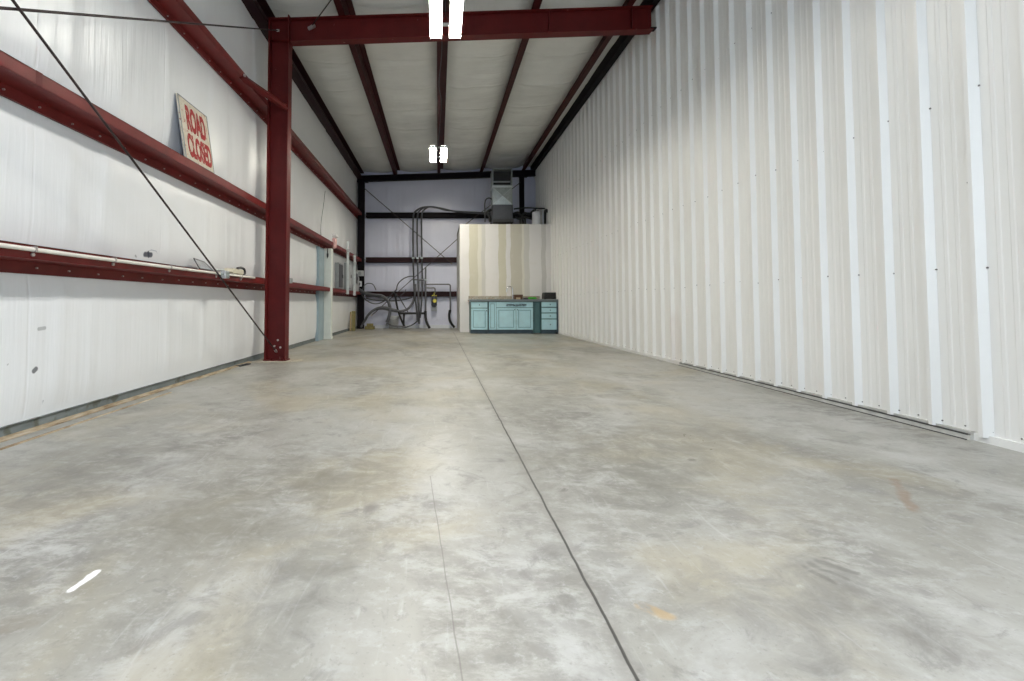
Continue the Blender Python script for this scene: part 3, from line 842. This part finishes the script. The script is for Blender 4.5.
def elbox(y0, y1, z0, z1, d, lb, mat='panel_grey', dark=False):
    t = empty('electrical_box', (-2.745, (y0+y1)/2, z0), lb, 'electrical box', 'electrical boxes on the side wall')
    xw = -2.742
    b = MB(); b.bbox(xw, xw+d, y0, y1, z0, z1, .006); b.build('enclosure', M[mat], t)
    b = MB(); b.bbox(xw+d, xw+d+.012, y0+.03, y1-.03, z0+.04, z1-.04, .004); b.build('cover_door', M['plug' if dark else 'panel_light'], t)
    b = MB(); b.bbox(xw+d+.012, xw+d+.028, y1-.10, y1-.07, (z0+z1)/2-.05, (z0+z1)/2+.05, .003); b.build('latch', M['plug'], t)
    return t
elbox(12.75, 13.30, 1.25, 1.95, .10, 'tall grey electrical panel with a dark door next to the white post', 'panel_grey', True)
elbox(13.95, 14.45, 1.28, 2.05, .12, 'grey electrical cabinet between the two zinc struts')
elbox(15.15, 15.5, 1.45, 1.85, .14, 'dark-doored disconnect box past the second zinc strut', 'panel_light', True)
elbox(15.7, 16.05, 1.22, 1.75, .10, 'light grey box next to the corner column', 'panel_light')
for y, z0, z1, lb in ((13.62, 1.12, 2.62, 'taller zinc strut standing in front of the electrical boxes'), (14.75, 1.10, 2.35, 'shorter zinc strut nearer the corner column')):
    b = MB(); b.box(-2.58, -2.535, y, y+.045, z0, z1); b.box(-2.60, -2.58, y-.004, y+.006, z0, z1); b.box(-2.60, -2.58, y+.04, y+.05, z0, z1)
    b.box(-2.62, -2.58, y, y+.045, GZ[0]-.02, GZ[0]+.03)
    o = tag(b.build('strut_channel', M['galv_light']), lb, 'strut', 'zinc struts on the side wall', 'thing')
    b = MB(); b.box(-2.60, -2.52, y-.03, y+.075, z1-.30, z1-.22); b.build('clamp', M['panel_light'], o)
def cb(px, py, Y): return at(px, py, Y)
for (px0,px1,py0,py1,lb,mt) in ((356.5,363.5,270.5,276,'light grey meter box on the corner column above the cables','panel_light'), (357,361.5,281,286.5,'small white outlet box low on the corner column','tank')):
    a = at(px0,py1,16.2); c2 = at(px1,py0,16.2)
    t = empty('meter_box', (a.x,16.2,a.z), lb, 'electrical box', 'boxes on the corner column')
    b = MB(); b.bbox(a.x, c2.x, 16.19, 16.30, a.z, c2.z, .008); b.build('box_body', M[mt], t)
    b = MB(); mx=(a.x+c2.x)/2; mz=(a.z+c2.z)/2
    b.tube([(mx,16.19,mz),(mx,16.165,mz)], min(c2.x-a.x,c2.z-a.z)*.32, 14); b.build('dial', M['panel_grey'], t)
# pink wrap and paper on the girt
b = MB()
def lump(mb, c, sx, sy, sz, seed, n=10):
    vs=[];fs=[]
    for i in range(n+1):
        th_=math.pi*i/n
        for j in range(2*n):
            ph=2*math.pi*j/(2*n)
            d=Vector((math.sin(th_)*math.cos(ph), math.sin(th_)*math.sin(ph), math.cos(th_)))
            m=max(abs(d.x),abs(d.y),abs(d.z)); d2=d*(1/m)**.7
            q=1+.22*mnoise.noise(d*2.1+Vector((seed,0,0)))+.1*mnoise.noise(d*5+Vector((seed,3,0)))
            vs.append((c[0]+d2.x*sx*q, c[1]+d2.y*sy*q, c[2]+d2.z*sz*q))
    for i in range(n):
        for j in range(2*n):
            j2=(j+1)%(2*n); fs.append([i*2*n+j,i*2*n+j2,(i+1)*2*n+j2,(i+1)*2*n+j])
    mb.add(vs,fs,False)
lump(b, (-2.60, 12.0, GZ[1]+.085), .05, .10, .125, 3)
tag(b.build('pink_bundle', M['pink']), 'small pink bundle sitting on the girt above the white post', 'bundle', None, 'thing')
b = MB(); lump(b, (-2.585, 12.02, GZ[1]+.265), .07, .13, .05, 8)
tag(b.build('crumpled_paper', M['paper']), 'crumpled white paper lying on top of the pink bundle', 'paper', None, 'thing')
b = MB(); b.tube(spline([(-2.72,11.1,2.40),(-2.70,11.0,2.62),(-2.72,11.15,2.85),(-2.74,11.4,3.2),(-2.75,11.6,3.6)]), .006, 6)
tag(b.build('loose_wire', M['flex']), 'thin grey wire curling up the side wall above the white post', 'wire', None, 'thing')

# ------------------------------------------------------------------ end wall pipes and cables
YW = 16.2
def pipe(pts, r, mat, lb, name='conduit', cat='conduit', group='conduits on the end wall', rad=None, clips=()):
    P = [at(p[0], p[1], p[2] if len(p) > 2 else YW) for p in pts]
    for p in P: p.z = max(p.z, r+.003)
    b = MB(); b.tube(spline(P, 6) if rad is None else rounded(P, rad, 6), r, 8)
    o = tag(b.build(name, M[mat]), lb, cat, group, 'thing')
    for cpt in clips:
        q = at(cpt[0], cpt[1], YW-.02); b = MB(); b.bbox(q.x-r*1.6, q.x+r*1.6, q.y-.02, q.y+.06, q.z-.02, q.z+.02, .003); b.build('strap', M['galv'], o)
    return o
pipe([(417.5,322,16.05),(416.5,308,16.08),(414.8,296,16.12),(414,285),(413.2,262),(413,235),(413.5,216),(416,211),(422,207.6),(432,206.8),(442,208.5),(456,211.5),(480,213),(490,214)], .030, 'flex', 'grey riser conduit that starts the row of three at the cable side', clips=((413.2,258),))
pipe([(419,324,16.1),(418.6,300),(417.6,262),(417.2,235),(417.6,216),(420,210.5),(426,207.2),(436,207.6),(450,210.8),(478,212.6),(488,213)], .028, 'flex', 'grey riser conduit in the middle of the row of three', clips=((417.4,258),))
pipe([(420,318,16.1),(421.5,304,16.1),(422.3,285),(422.0,262),(421.6,235),(421.8,216),(424,210),(430,206.8),(440,208.2),(455,211.4),(478,213.2),(487,214)], .028, 'flex', 'grey riser conduit nearest the drywall room in the row of three', clips=((421.7,258),))
pipe([(425.6,267),(425.6,311)], .030, 'emt', 'straight metal conduit that the two side branches leave', rad=.05, clips=((425.6,280),))
pipe([(425.5,311,16.15),(425.6,317,16.12),(427,323,16.05),(429.5,328,15.95)], .045, 'black', 'black elbow running from the straight conduit into the floor', rad=None)
pipe([(419,322),(418.4,295),(418.6,279.8),(425,279.8)], .034, 'emt', 'metal conduit with a square bend beside the three risers', rad=.06)
pipe([(412,279.6),(426,279.6)], .02, 'emt', 'short horizontal conduit tying the risers together', rad=.05)
pipe([(426,284.3),(450.3,284.3),(450.3,311)], .024, 'emt', 'bent metal conduit dropping beside the drywall room', rad=.07)
pipe([(450,310),(449.2,316),(450.5,322),(454.5,327.5)], .042, 'black', 'black elbow running into the floor beside the drywall room')
pipe([(426,287.8),(435,287.8),(435.2,293)], .022, 'emt', 'short bent conduit feeding the yellow-tagged device', rad=.06)
pipe([(400,313.3),(425.8,313.3)], .036, 'black', 'black horizontal pipe low between the risers and the bucket', rad=.05)
pipe([(404,313),(403.6,327)], .034, 'black', 'short black pipe leg dropping to the floor beside the bucket', rad=.05)
# cables
CG = 'loose grey cables at the end wall'
def cable(pts, r, lb, mat='flex'): return pipe(pts, r, mat, lb, 'cable', 'cable', CG)
cable([(352,283,15.9),(358,288,15.95),(364,292),(374,294.5),(382,295.5),(387,299),(390,305),(390.2,312),(388.5,320),(386.5,325)], .036, 'thick grey cable swept from the corner boxes down toward the bucket', 'emt')
cable([(352,286,15.9),(358,291,15.95),(366,294.5),(376,296.5),(384,298.5),(388,303),(389.2,311),(387.5,319),(386,322)], .026, 'dark cable lying just under the thick swept cable')
cable([(361,327,16.0),(364,322),(369,314),(376,308.8),(384,307.2),(393,309.4),(401,311),(408,308.5),(413,302),(415,293),(415.2,284)], .040, 'thick grey cable arching up from the corner floor to the risers', 'emt')
cable([(362,326,16.05),(367,317),(373,311),(380,308.9),(388,309.8),(396,311.5),(404,311)], .03, 'dark cable following under the thick arching cable')
cable([(362,292),(364,286),(368,283.3),(373,284.5),(376,290)], .014, 'thin cable making a small hoop above the lowest end girt')
cable([(361,294),(366,300),(373,303.5),(380,303),(386,299.5),(392,294),(397,289)], .018, 'slim cable sagging below the lowest end girt')
cable([(366,298),(374,300),(384,300.2),(394,300.8),(404,299.5),(412,297.5)], .022, 'grey cable strung nearly level under the lowest end girt')
cable([(396,291),(398,284),(403,279),(409,276.5),(414,276.3)], .018, 'slim cable curving up to meet the first riser')
cable([(392,292),(395,294),(396,301),(398,310),(401,319),(405,327.5)], .034, 'heavy black cable hanging down beside the bucket', 'black')
cable([(394,293),(399,297),(402,302),(405,307),(408,312)], .016, 'thin cable slanting from the girt to the black pipe')
cable([(405,327.5,16.0),(412,325),(417,321),(419.5,314)], .022, 'grey cable looping off the floor to the foot of the risers')
cable([(400,296),(404,293),(406,289.5)], .016, 'short cable end poking up past the lowest end girt')
cable([(387,323,16.0),(392,325.5,15.9),(398,326,15.9),(405,327,15.9)], .024, 'cable lying along the floor before the bucket', 'emt')
# bucket
q = at(393.5, 326.5, 16.4)
t = empty('bucket', (q.x, 16.42, 0), 'pale plastic bucket on the floor behind the cables', 'bucket')
b = MB(); b.lathe([(.15,.0),(.185,.40),(.192,.43),(.184,.43),(.176,.40),(.14,.02)], (q.x,16.42,0.002), 20); b.build('bucket_body', M['panel_light'], t)
b = MB(); b.tube(spline([(q.x-.19,16.42,.40),(q.x-.14,16.27,.33),(q.x,16.22,.29),(q.x+.14,16.27,.33),(q.x+.19,16.42,.40)]), .006, 6); b.build('handle', M['emt'], t)
# yellow-tagged device
a = at(431.2,307,16.4); c2 = at(437,296,16.4)
t = empty('gas_regulator', (a.x,16.4,a.z), 'grey device with a yellow tag hanging from the bent conduit', 'device')
b = MB(); b.tube([((a.x+c2.x)/2,16.4,a.z), ((a.x+c2.x)/2,16.4,a.z+.06), ((a.x+c2.x)/2,16.4,c2.z-.05), ((a.x+c2.x)/2,16.4,c2.z)], .10, 14, taper=[.6,1,1,.55]); b.build('device_body', M['charcoal'], t)
b = MB(); mx=(a.x+c2.x)/2; b.tube([(mx+.02,16.30,(a.z+c2.z)/2+.02),(mx+.02,16.27,(a.z+c2.z)/2+.02)], .065, 12); b.build('tag_disc', M['yellow'], t)
b = MB(); b.tube([(mx,16.4,c2.z),(mx,16.36,c2.z+.06),(at(435.2,292,16.3).x,16.3,at(435.2,291.5,16.3).z)], .025, 8); b.box(mx-.07,mx+.09,16.38,16.40,c2.z-.005,c2.z+.03); b.build('tag_strap', M['yellow'], t)
b = MB(); b.bbox(mx-.10, mx+.10, 16.52, 16.56, a.z-.14, a.z+.02, .01); b.build('bracket', M['panel_light'], t)
# lumber in the corner
for (x0, x1, y0, zt, lb, mt) in ((-2.735, -2.69, 14.92, .60, 'narrow pale board standing on end by the corner column', 'wood'), (-2.685, -2.57, 14.95, .62, 'wider greenish board standing on end by the corner column', 'wood_green')):
    b = MB(); Mx = Matrix.Translation((0, y0, 0)) @ Matrix.Rotation(R(-3), 4, 'X')
    b.bbox(x0, x1, -.02, .02, .003, zt, .003, Mx)
    tag(b.build('board', M[mt]), lb, 'board', 'boards standing by the corner', 'thing')
q = at(365,329,15.95); q2 = at(374.5,322,15.95)
b = MB(); b.bbox(q.x, q2.x, 15.9, 16.05, .0, .10, .004)
tag(b.build('wood_block', M['wood_green']), 'long low wood block on the floor by the corner column, underneath', 'wood block', None, 'thing')
b = MB(); b.bbox(q.x+.06, q2.x-.05, 15.91, 16.04, .101, .19, .004)
tag(b.build('wood_block', M['wood_green']), 'shorter wood block stacked on top by the corner column', 'wood block', None, 'thing')

# ------------------------------------------------------------------ air handler on the drywall room
ZT = 3.25
h = empty('air_handler', (2.04, 14.9, ZT), 'dark air handler with galvanised duct on the drywall room', 'air handler')
def hx(px): return (px-VX)/F*14.7
x0, x1 = hx(493.2), hx(513)
b = MB(); b.bbox(x0-.01, x1+.01, 14.68, 15.35, ZT+.20, 3.90, .01); b.build('cabinet', M['charcoal'], h)
b = MB(); b.bbox(x0-.02, x1+.02, 14.66, 15.37, ZT+.10, ZT+.20, .006); b.box(x0,x0+.06,14.7,14.76,ZT,ZT+.10); b.box(x1-.06,x1,14.7,14.76,ZT,ZT+.10); b.box(x0,x0+.06,15.2,15.26,ZT,ZT+.10); b.box(x1-.06,x1,15.2,15.26,ZT,ZT+.10); b.build('drain_pan', M['plug'], h)
# plenum with cross-broken front
b = MB(); zt0, zt1 = 3.905, 4.44; y0 = 14.72
b.box(x0, x1, y0, 15.32, zt0, zt1)
pc = ((x0+x1)/2, y0-.03, (zt0+zt1)/2)
b.add([(x0,y0-.001,zt0),(x1,y0-.001,zt0),(x1,y0-.001,zt1),(x0,y0-.001,zt1),pc], [(0,1,4),(1,2,4),(2,3,4),(3,0,4)])
pl_ = b.build('plenum', M['galv'], h)
b = MB()
for p in ((x0,zt0),(x1,zt0),(x1,zt1),(x0,zt1)): b.tube([(p[0],y0-.002,p[1]), (pc[0],y0-.031,pc[2])], .008, 6)
b.build('cross_break', M['galv_light'], pl_)
b = MB(); b.bbox(x0-.02, x1+.02, 14.69, 15.34, 4.44, 4.50, .004); b.build('flange', M['galv_light'], h)
# intake hood with open dark mouth
b = MB(); zt2, zt3 = 4.50, 5.03
b.box(x0, x0+.02, 14.70, 15.32, zt2, zt3); b.box(x1-.02, x1, 14.70, 15.32, zt2, zt3); b.box(x0, x1, 14.70, 15.32, zt3-.02, zt3); b.box(x0, x1, 15.30, 15.32, zt2, zt3)
b.build('return_hood', M['galv'], h)
b = MB(); b.box(x0+.02, x1-.02, 14.95, 15.0, zt2, zt3-.02); b.build('filter', M['black'], h)
b = MB(); b.box(x0+.02, x1-.02, 14.71, 14.75, zt2+.10, zt2+.14); b.box(x0+.02, x1-.02, 14.73, 14.95, zt2+.02, zt2+.03); b.build('crossbar', M['panel_grey'], h)
# lines beside it
LG = 'dark lines beside the air handler'
def line(pts, r, lb, mat='black', Y=14.9):
    P = [at(p[0], p[1], Y+(p[2] if len(p) > 2 else 0)) for p in pts]
    for p in P: p.z = max(p.z, ZT+r+.002)
    b = MB(); b.tube(spline(P, 6), r, 8)
    return tag(b.build('refrigerant_line', M[mat]), lb, 'pipe', LG, 'thing')
line([(485,222),(485,212),(484.7,204),(486,199.5),(489,198),(492,199.5),(493,203)], .018, 'thin looped line on the cable side of the air handler', 'flex')
line([(490,222),(489.5,217),(487,212.5),(491,209.5)], .04, 'short black insulated line at the cable side of the air handler')
line([(514,209),(520,208.2),(528,207.8),(536,208.3),(545,208.6)], .022, 'straight dark line running level toward the ribbed wall')
line([(514,213.5),(518,212.5),(521,215.5),(525,213),(529,214.5),(533,211),(536,209.5)], .034, 'wavy black insulated line between the air handler and white tank')
line([(515,216.5),(519,219),(524,217),(530,218.5),(533,220)], .030, 'lower black insulated line before the white tank')
line([(521,226),(521.5,219.5),(524,218.8),(525.5,226)], .04, 'short black hoop standing on the drywall room roof')
line([(544.5,224),(544.8,214),(546,210.5),(548,211.5),(549,215),(549,224)], .05, 'tall black hoop beside the white tank')
b = MB()
q0, q1 = at(532.2,223,14.75), at(540.8,223,14.75); zt_ = at(536,212,14.75).z
t = empty('water_heater', ((q0.x+q1.x)/2, 14.75, ZT), 'small white cylindrical tank standing on the drywall room', 'tank')
rr = (q1.x-q0.x)/2
b.lathe([(rr*.96,0),(rr,.02),(rr,zt_-ZT-.03),(rr*.9,zt_-ZT),(rr*.2,zt_-ZT+.01)], ((q0.x+q1.x)/2,14.75,ZT), 24); b.build('tank_body', M['tank'], t)
b = MB(); b.tube([((q0.x+q1.x)/2-.05,14.75,zt_),((q0.x+q1.x)/2-.05,14.75,zt_+.08)], .018, 8); b.tube([((q0.x+q1.x)/2+.05,14.75,zt_),((q0.x+q1.x)/2+.05,14.75,zt_+.06)], .018, 8); b.build('fitting', M['emt'], t)
b = MB(); q = at(543,224,14.8); b.tube([(q.x,14.8,ZT),(q.x,14.8,at(543,210,14.8).z)], .026, 10)
tag(b.build('vent_pipe', M['tank']), 'slim white upright pipe beside the white tank', 'pipe', None, 'thing')

# ------------------------------------------------------------------ kitchenette
CF = 13.65
def kx(px): return (px-VX)/F*CF
HC = .913
def panel_door(mb, x0, x1, z0, z1, y=CF, t=.032, rail=.055):
    """frame-and-panel front: four rails and a sunk field with a raised centre"""
    mb.bbox(x0, x0+rail, y-t, y, z0, z1, .003); mb.bbox(x1-rail, x1, y-t, y, z0, z1, .003)
    mb.bbox(x0+rail, x1-rail, y-t, y, z0, z0+rail, .003); mb.bbox(x0+rail, x1-rail, y-t, y, z1-rail, z1, .003)
    mb.box(x0+rail, x1-rail, y-t*.35, y, z0+rail, z1-rail)
    if x1-x0 > .25: mb.bbox(x0+rail+.03, x1-rail-.03, y-t*.75, y-t*.3, z0+rail+.03, z1-rail-.03, .004)
def groove(x0, x1, z0, z1, parent, y=CF, t=.032, rail=.055):
    b = MB(); a0, a1, c0, c1 = x0+rail, x1-rail, z0+rail, z1-rail; w_ = .016; yy = y-t*.35
    b.box(a0, a1, yy-.004, yy, c0, c0+w_); b.box(a0, a1, yy-.004, yy, c1-w_, c1)
    b.box(a0, a0+w_, yy-.004, yy, c0+w_, c1-w_); b.box(a1-w_, a1, yy-.004, yy, c0+w_, c1-w_)
    return b.build('groove', M['teal_groove'], parent)
def knob(x, z, parent, y=CF-.02):
    b = MB(); b.lathe([(.006,0),(.006,.012),(.014,.016),(.015,.024),(.009,.028)], (0,0,0), 12, Matrix.Translation((x,y,z)) @ Matrix.Rotation(R(90),4,'X'))
    return b.build('knob', M['bronze'], parent)
def carcass(x0, x1, parent, toe='toe'):
    b = MB(); b.box(x0+.004, x1-.004, CF+.012, 14.38, .10, HC); b.build('body', M['teal_dark'], parent)  # body coloured dark so the gaps between the fronts look shaded
    b = MB(); b.box(x0+.005, x1-.005, CF+.05, 14.3, 0, .10); b.build('toe_kick', M[toe], parent)
# drawer-over-door cabinet
x0, x1 = kx(470.6), kx(488)
t = empty('base_cabinet', ((x0+x1)/2, 14.1, 0), 'pale teal cabinet with one drawer over one door at the end of the counter', 'cabinet', 'teal kitchenette cabinets')
carcass(x0, x1, t)
b = MB(); b.bbox(x0+.012, x1-.02, CF-.03, CF+.012, .735, .895, .006); d = b.build('drawer', M['teal'], t); knob((x0+x1)/2, .815, d, CF-.03)
b = MB(); panel_door(b, x0+.012, x1-.02, .115, .715); d = b.build('door', M['teal'], t); knob(x1-.045, .65, d, CF-.03); groove(x0+.012, x1-.02, .115, .715, d)
# sink cabinet
x0, x1 = kx(488.3), kx(533)
t = empty('sink_cabinet', ((x0+x1)/2, 14.1, 0), 'wide pale teal sink cabinet with two doors under a carved rail', 'cabinet', 'teal kitchenette cabinets')
carcass(x0, x1, t)
xf = kx(496.3)
b = MB(); panel_door(b, x0+.012, xf-.010, .115, .895, rail=.04); d = b.build('filler_panel', M['teal'], t); groove(x0+.012, xf-.010, .115, .895, d, rail=.04)
b = MB(); b.bbox(xf+.0, x1-.012, CF-.03, CF+.012, .745, .895, .006); fr_ = b.build('false_front', M['teal'], t)
b = MB(); xa, xb = kx(506), kx(526); n = 14
for i in range(n):
    xx = xa+(xb-xa)*(i+.5)/n
    b.tube([(xx-.02, CF-.034, .775), (xx-.005, CF-.037, .835), (xx+.012, CF-.037, .79), (xx+.022, CF-.034, .845)], .008, 6)
b.tube(spline([(xa,CF-.034,.81),((xa*3+xb)/4,CF-.036,.84),((xa+xb)/2,CF-.038,.78),((xa+xb*3)/4,CF-.036,.84),(xb,CF-.034,.81)]), .009, 6)
b.build('scroll_carving', M['toe'], fr_)
xm = kx(515.8)
for a_, b_, kxp in ((xf, xm-.006, xm-.04), (xm+.006, x1-.012, xm+.04)):
    b = MB(); panel_door(b, a_, b_, .115, .73); d = b.build('door', M['teal'], t); knob(kxp, .68, d, CF-.03); groove(a_, b_, .115, .73, d)
# recessed dark filler
x0, x1 = kx(533.2), kx(540.6)
t = empty('filler_cabinet', ((x0+x1)/2, 14.1, 0), 'narrow dark teal recessed unit between sink cabinet and drawers', 'cabinet', 'teal kitchenette cabinets')
b = MB(); b.box(x0, x1, CF+.05, 14.38, .02, HC); b.build('body', M['teal_dark'], t)
b = MB(); b.bbox(x0+.05, x1-.04, CF+.03, CF+.05, .08, .86, .004); b.build('front_panel', M['teal_dark'], t)
# drawer unit
x0, x1 = kx(541), kx(557)
t = empty('drawer_cabinet', ((x0+x1)/2, 14.1, 0), 'pale teal unit of four drawers next to the ribbed wall', 'cabinet', 'teal kitchenette cabinets')
carcass(x0, x1, t)
for z0, z1 in ((.115,.405),(.43,.575),(.60,.735),(.76,.895)):
    b = MB(); b.bbox(x0+.012, x1-.025, CF-.03, CF+.012, z0, z1, .006); d = b.build('drawer', M['teal'], t); knob((x0+x1)/2+.02, (z0+z1)/2, d, CF-.03)
b = MB(); b.box(x1-.018, x1+.022, CF-.012, CF+.5, 0, HC); b.build('end_panel', M['toe'], t)
# counter
t = empty('countertop', (2.1, 14.1, HC), 'speckled counter with a low backsplash over the teal cabinets', 'countertop')
xa, xb = kx(469.4), kx(557.6)
b = MB(); b.bbox(xa, xb, CF-.035, 14.395, HC+.001, HC+.062, .008); b.build('slab', M['granite'], t)
b = MB(); b.bbox(xa-.003, xb+.003, CF-.05, CF-.034, HC-.004, HC+.062, .004); b.build('front_edge', M['counter_edge'], t)
b = MB(); b.bbox(xa+.02, kx(543)+.06, 14.36, 14.398, HC+.063, HC+.165, .004); b.build('backsplash', M['granite'], t)
def kc(px): return (px-VX)/F*14.05
# things on the counter
KZ = HC+.063
t = empty('faucet', (kc(510.5)+.05, 14.22, KZ), 'arched chrome faucet at the sink', 'faucet')
fx = kc(511)+.03
b = MB(); b.tube(rounded([(fx+.05,14.25,KZ+.03),(fx+.05,14.25,KZ+.15),(fx+.05,14.25,KZ+.25)], .01)+spline([(fx+.05,14.25,KZ+.25),(fx+.04,14.25,KZ+.33),(fx-.02,14.24,KZ+.385),(fx-.09,14.22,KZ+.37),(fx-.13,14.21,KZ+.30),(fx-.14,14.21,KZ+.22)])[1:], .018, 10); b.build('spout', M['chrome'], t)
b = MB(); b.lathe([(.035,0),(.035,.012),(.022,.03),(.02,.05)], (fx+.05,14.25,KZ), 14); b.build('base', M['chrome'], t)
b = MB(); b.tube([(fx+.05,14.25,KZ+.05),(fx+.10,14.23,KZ+.075),(fx+.15,14.21,KZ+.085)], .009, 8); b.build('lever', M['chrome'], t)
x0, x1 = kc(514), kc(522.5)
t = empty('wicker_basket', ((x0+x1)/2, 14.1, KZ), 'small brown basket on the counter right beside the faucet', 'basket')
b = MB(); b.prism([(x0+.015,KZ),(x1-.015,KZ),(x1,KZ+.13),(x1-.012,KZ+.13),(x1-.025,KZ+.012),(x0+.025,KZ+.012),(x0+.012,KZ+.13),(x0,KZ+.13)], 'y', 13.98, 14.2); b.box(x0+.01,x1-.01,13.98,13.99,KZ,KZ+.12); b.box(x0+.01,x1-.01,14.19,14.20,KZ,KZ+.12); b.build('basket_body', M['brown'], t)
b = MB(); b.tube([(x0,13.98,KZ+.13),(x1,13.98,KZ+.13),(x1,14.2,KZ+.13),(x0,14.2,KZ+.13),(x0,13.98,KZ+.13)], .010, 6); b.build('rim', M['brown'], t)
b = MB(); b.bbox(kc(515.5), kc(519.5), 13.90, 13.96, KZ, KZ+.055, .006)
tag(b.build('carton', M['tan']), 'small tan carton in front of the brown basket', 'carton', None, 'thing')
b = MB(); lump(b, ((kc(528)+kc(536.5))/2, 14.08, KZ+.035), .125, .09, .03, 2)
tag(b.build('dish_cloth', M['green']), 'bright green folded cloth on the counter', 'cloth', None, 'thing')
b = MB(); x0, x1 = kc(523), kc(528); b.bbox(x0, x1, 14.0, 14.12, KZ, KZ+.05, .01)
tag(b.build('sponge_tray', M['plug']), 'low black tray beside the green cloth', 'tray', None, 'thing')
x0, x1 = kc(543), kc(556)
t = empty('toaster_oven', ((x0+x1)/2, 14.1, KZ), 'black boxy appliance on the counter beside the ribbed wall', 'appliance')
b = MB(); b.prism([(x0,KZ+.012),(x1,KZ+.012),(x1,KZ+.16),(x1-.02,KZ+.20),(x0+.025,KZ+.20),(x0+.005,KZ+.16)], 'y', 13.90, 14.22); b.build('body', M['black'], t)
b = MB(); b.bbox(x0+.02, x1-.09, 13.885, 13.90, KZ+.03, KZ+.165, .004); dd = b.build('door', M['black'], t)
b = MB(); b.tube([(x0+.04,13.87,KZ+.155),(x1-.11,13.87,KZ+.155)], .006, 6); b.build('handle', M['plug'], dd)
for xx in (x0+.03, x1-.03):
    b = MB(); b.tube([(xx,13.94,KZ),(xx,13.94,KZ+.014)], .014, 8); b.build('foot', M['plug'], t)
b = MB(); xx = kx(557)+.02
lump(b, (3.36, CF-.02, .022), .04, .05, .02, 6)
tag(b.build('black_rag', M['black']), 'small black rag on the floor by the drawers', 'rag', None, 'thing')

# ------------------------------------------------------------------ light, world, camera
w = bpy.data.worlds.new('sky'); scene.world = w; w.use_nodes = True
bg = w.node_tree.nodes['Background']; bg.inputs[0].default_value = (.72,.86,1,1); bg.inputs[1].default_value = 2.35

cam = bpy.data.cameras.new('camera'); co = bpy.data.objects.new('camera', cam); COL.objects.link(co)
co.location = (0, 0, EYE); co.rotation_euler = (R(90)+TILT, 0, 0)
cam.sensor_fit = 'HORIZONTAL'; cam.sensor_width = 36; cam.lens = F/1024*36
cam.shift_x = (512-VX)/1024; cam.shift_y = -(340.5-(VY-F*math.tan(TILT)))/1024
cam.clip_start = .05
scene.camera = co
vs_ = scene.view_settings
scene.display_settings.display_device = 'sRGB'
vs_.view_transform = 'Standard'; vs_.look = 'None'; vs_.gamma = 1; vs_.use_curve_mapping = False
vs_.exposure = 0.16
scene.cycles.max_bounces = 10; scene.cycles.diffuse_bounces = 6
scene.cycles.use_denoising = True
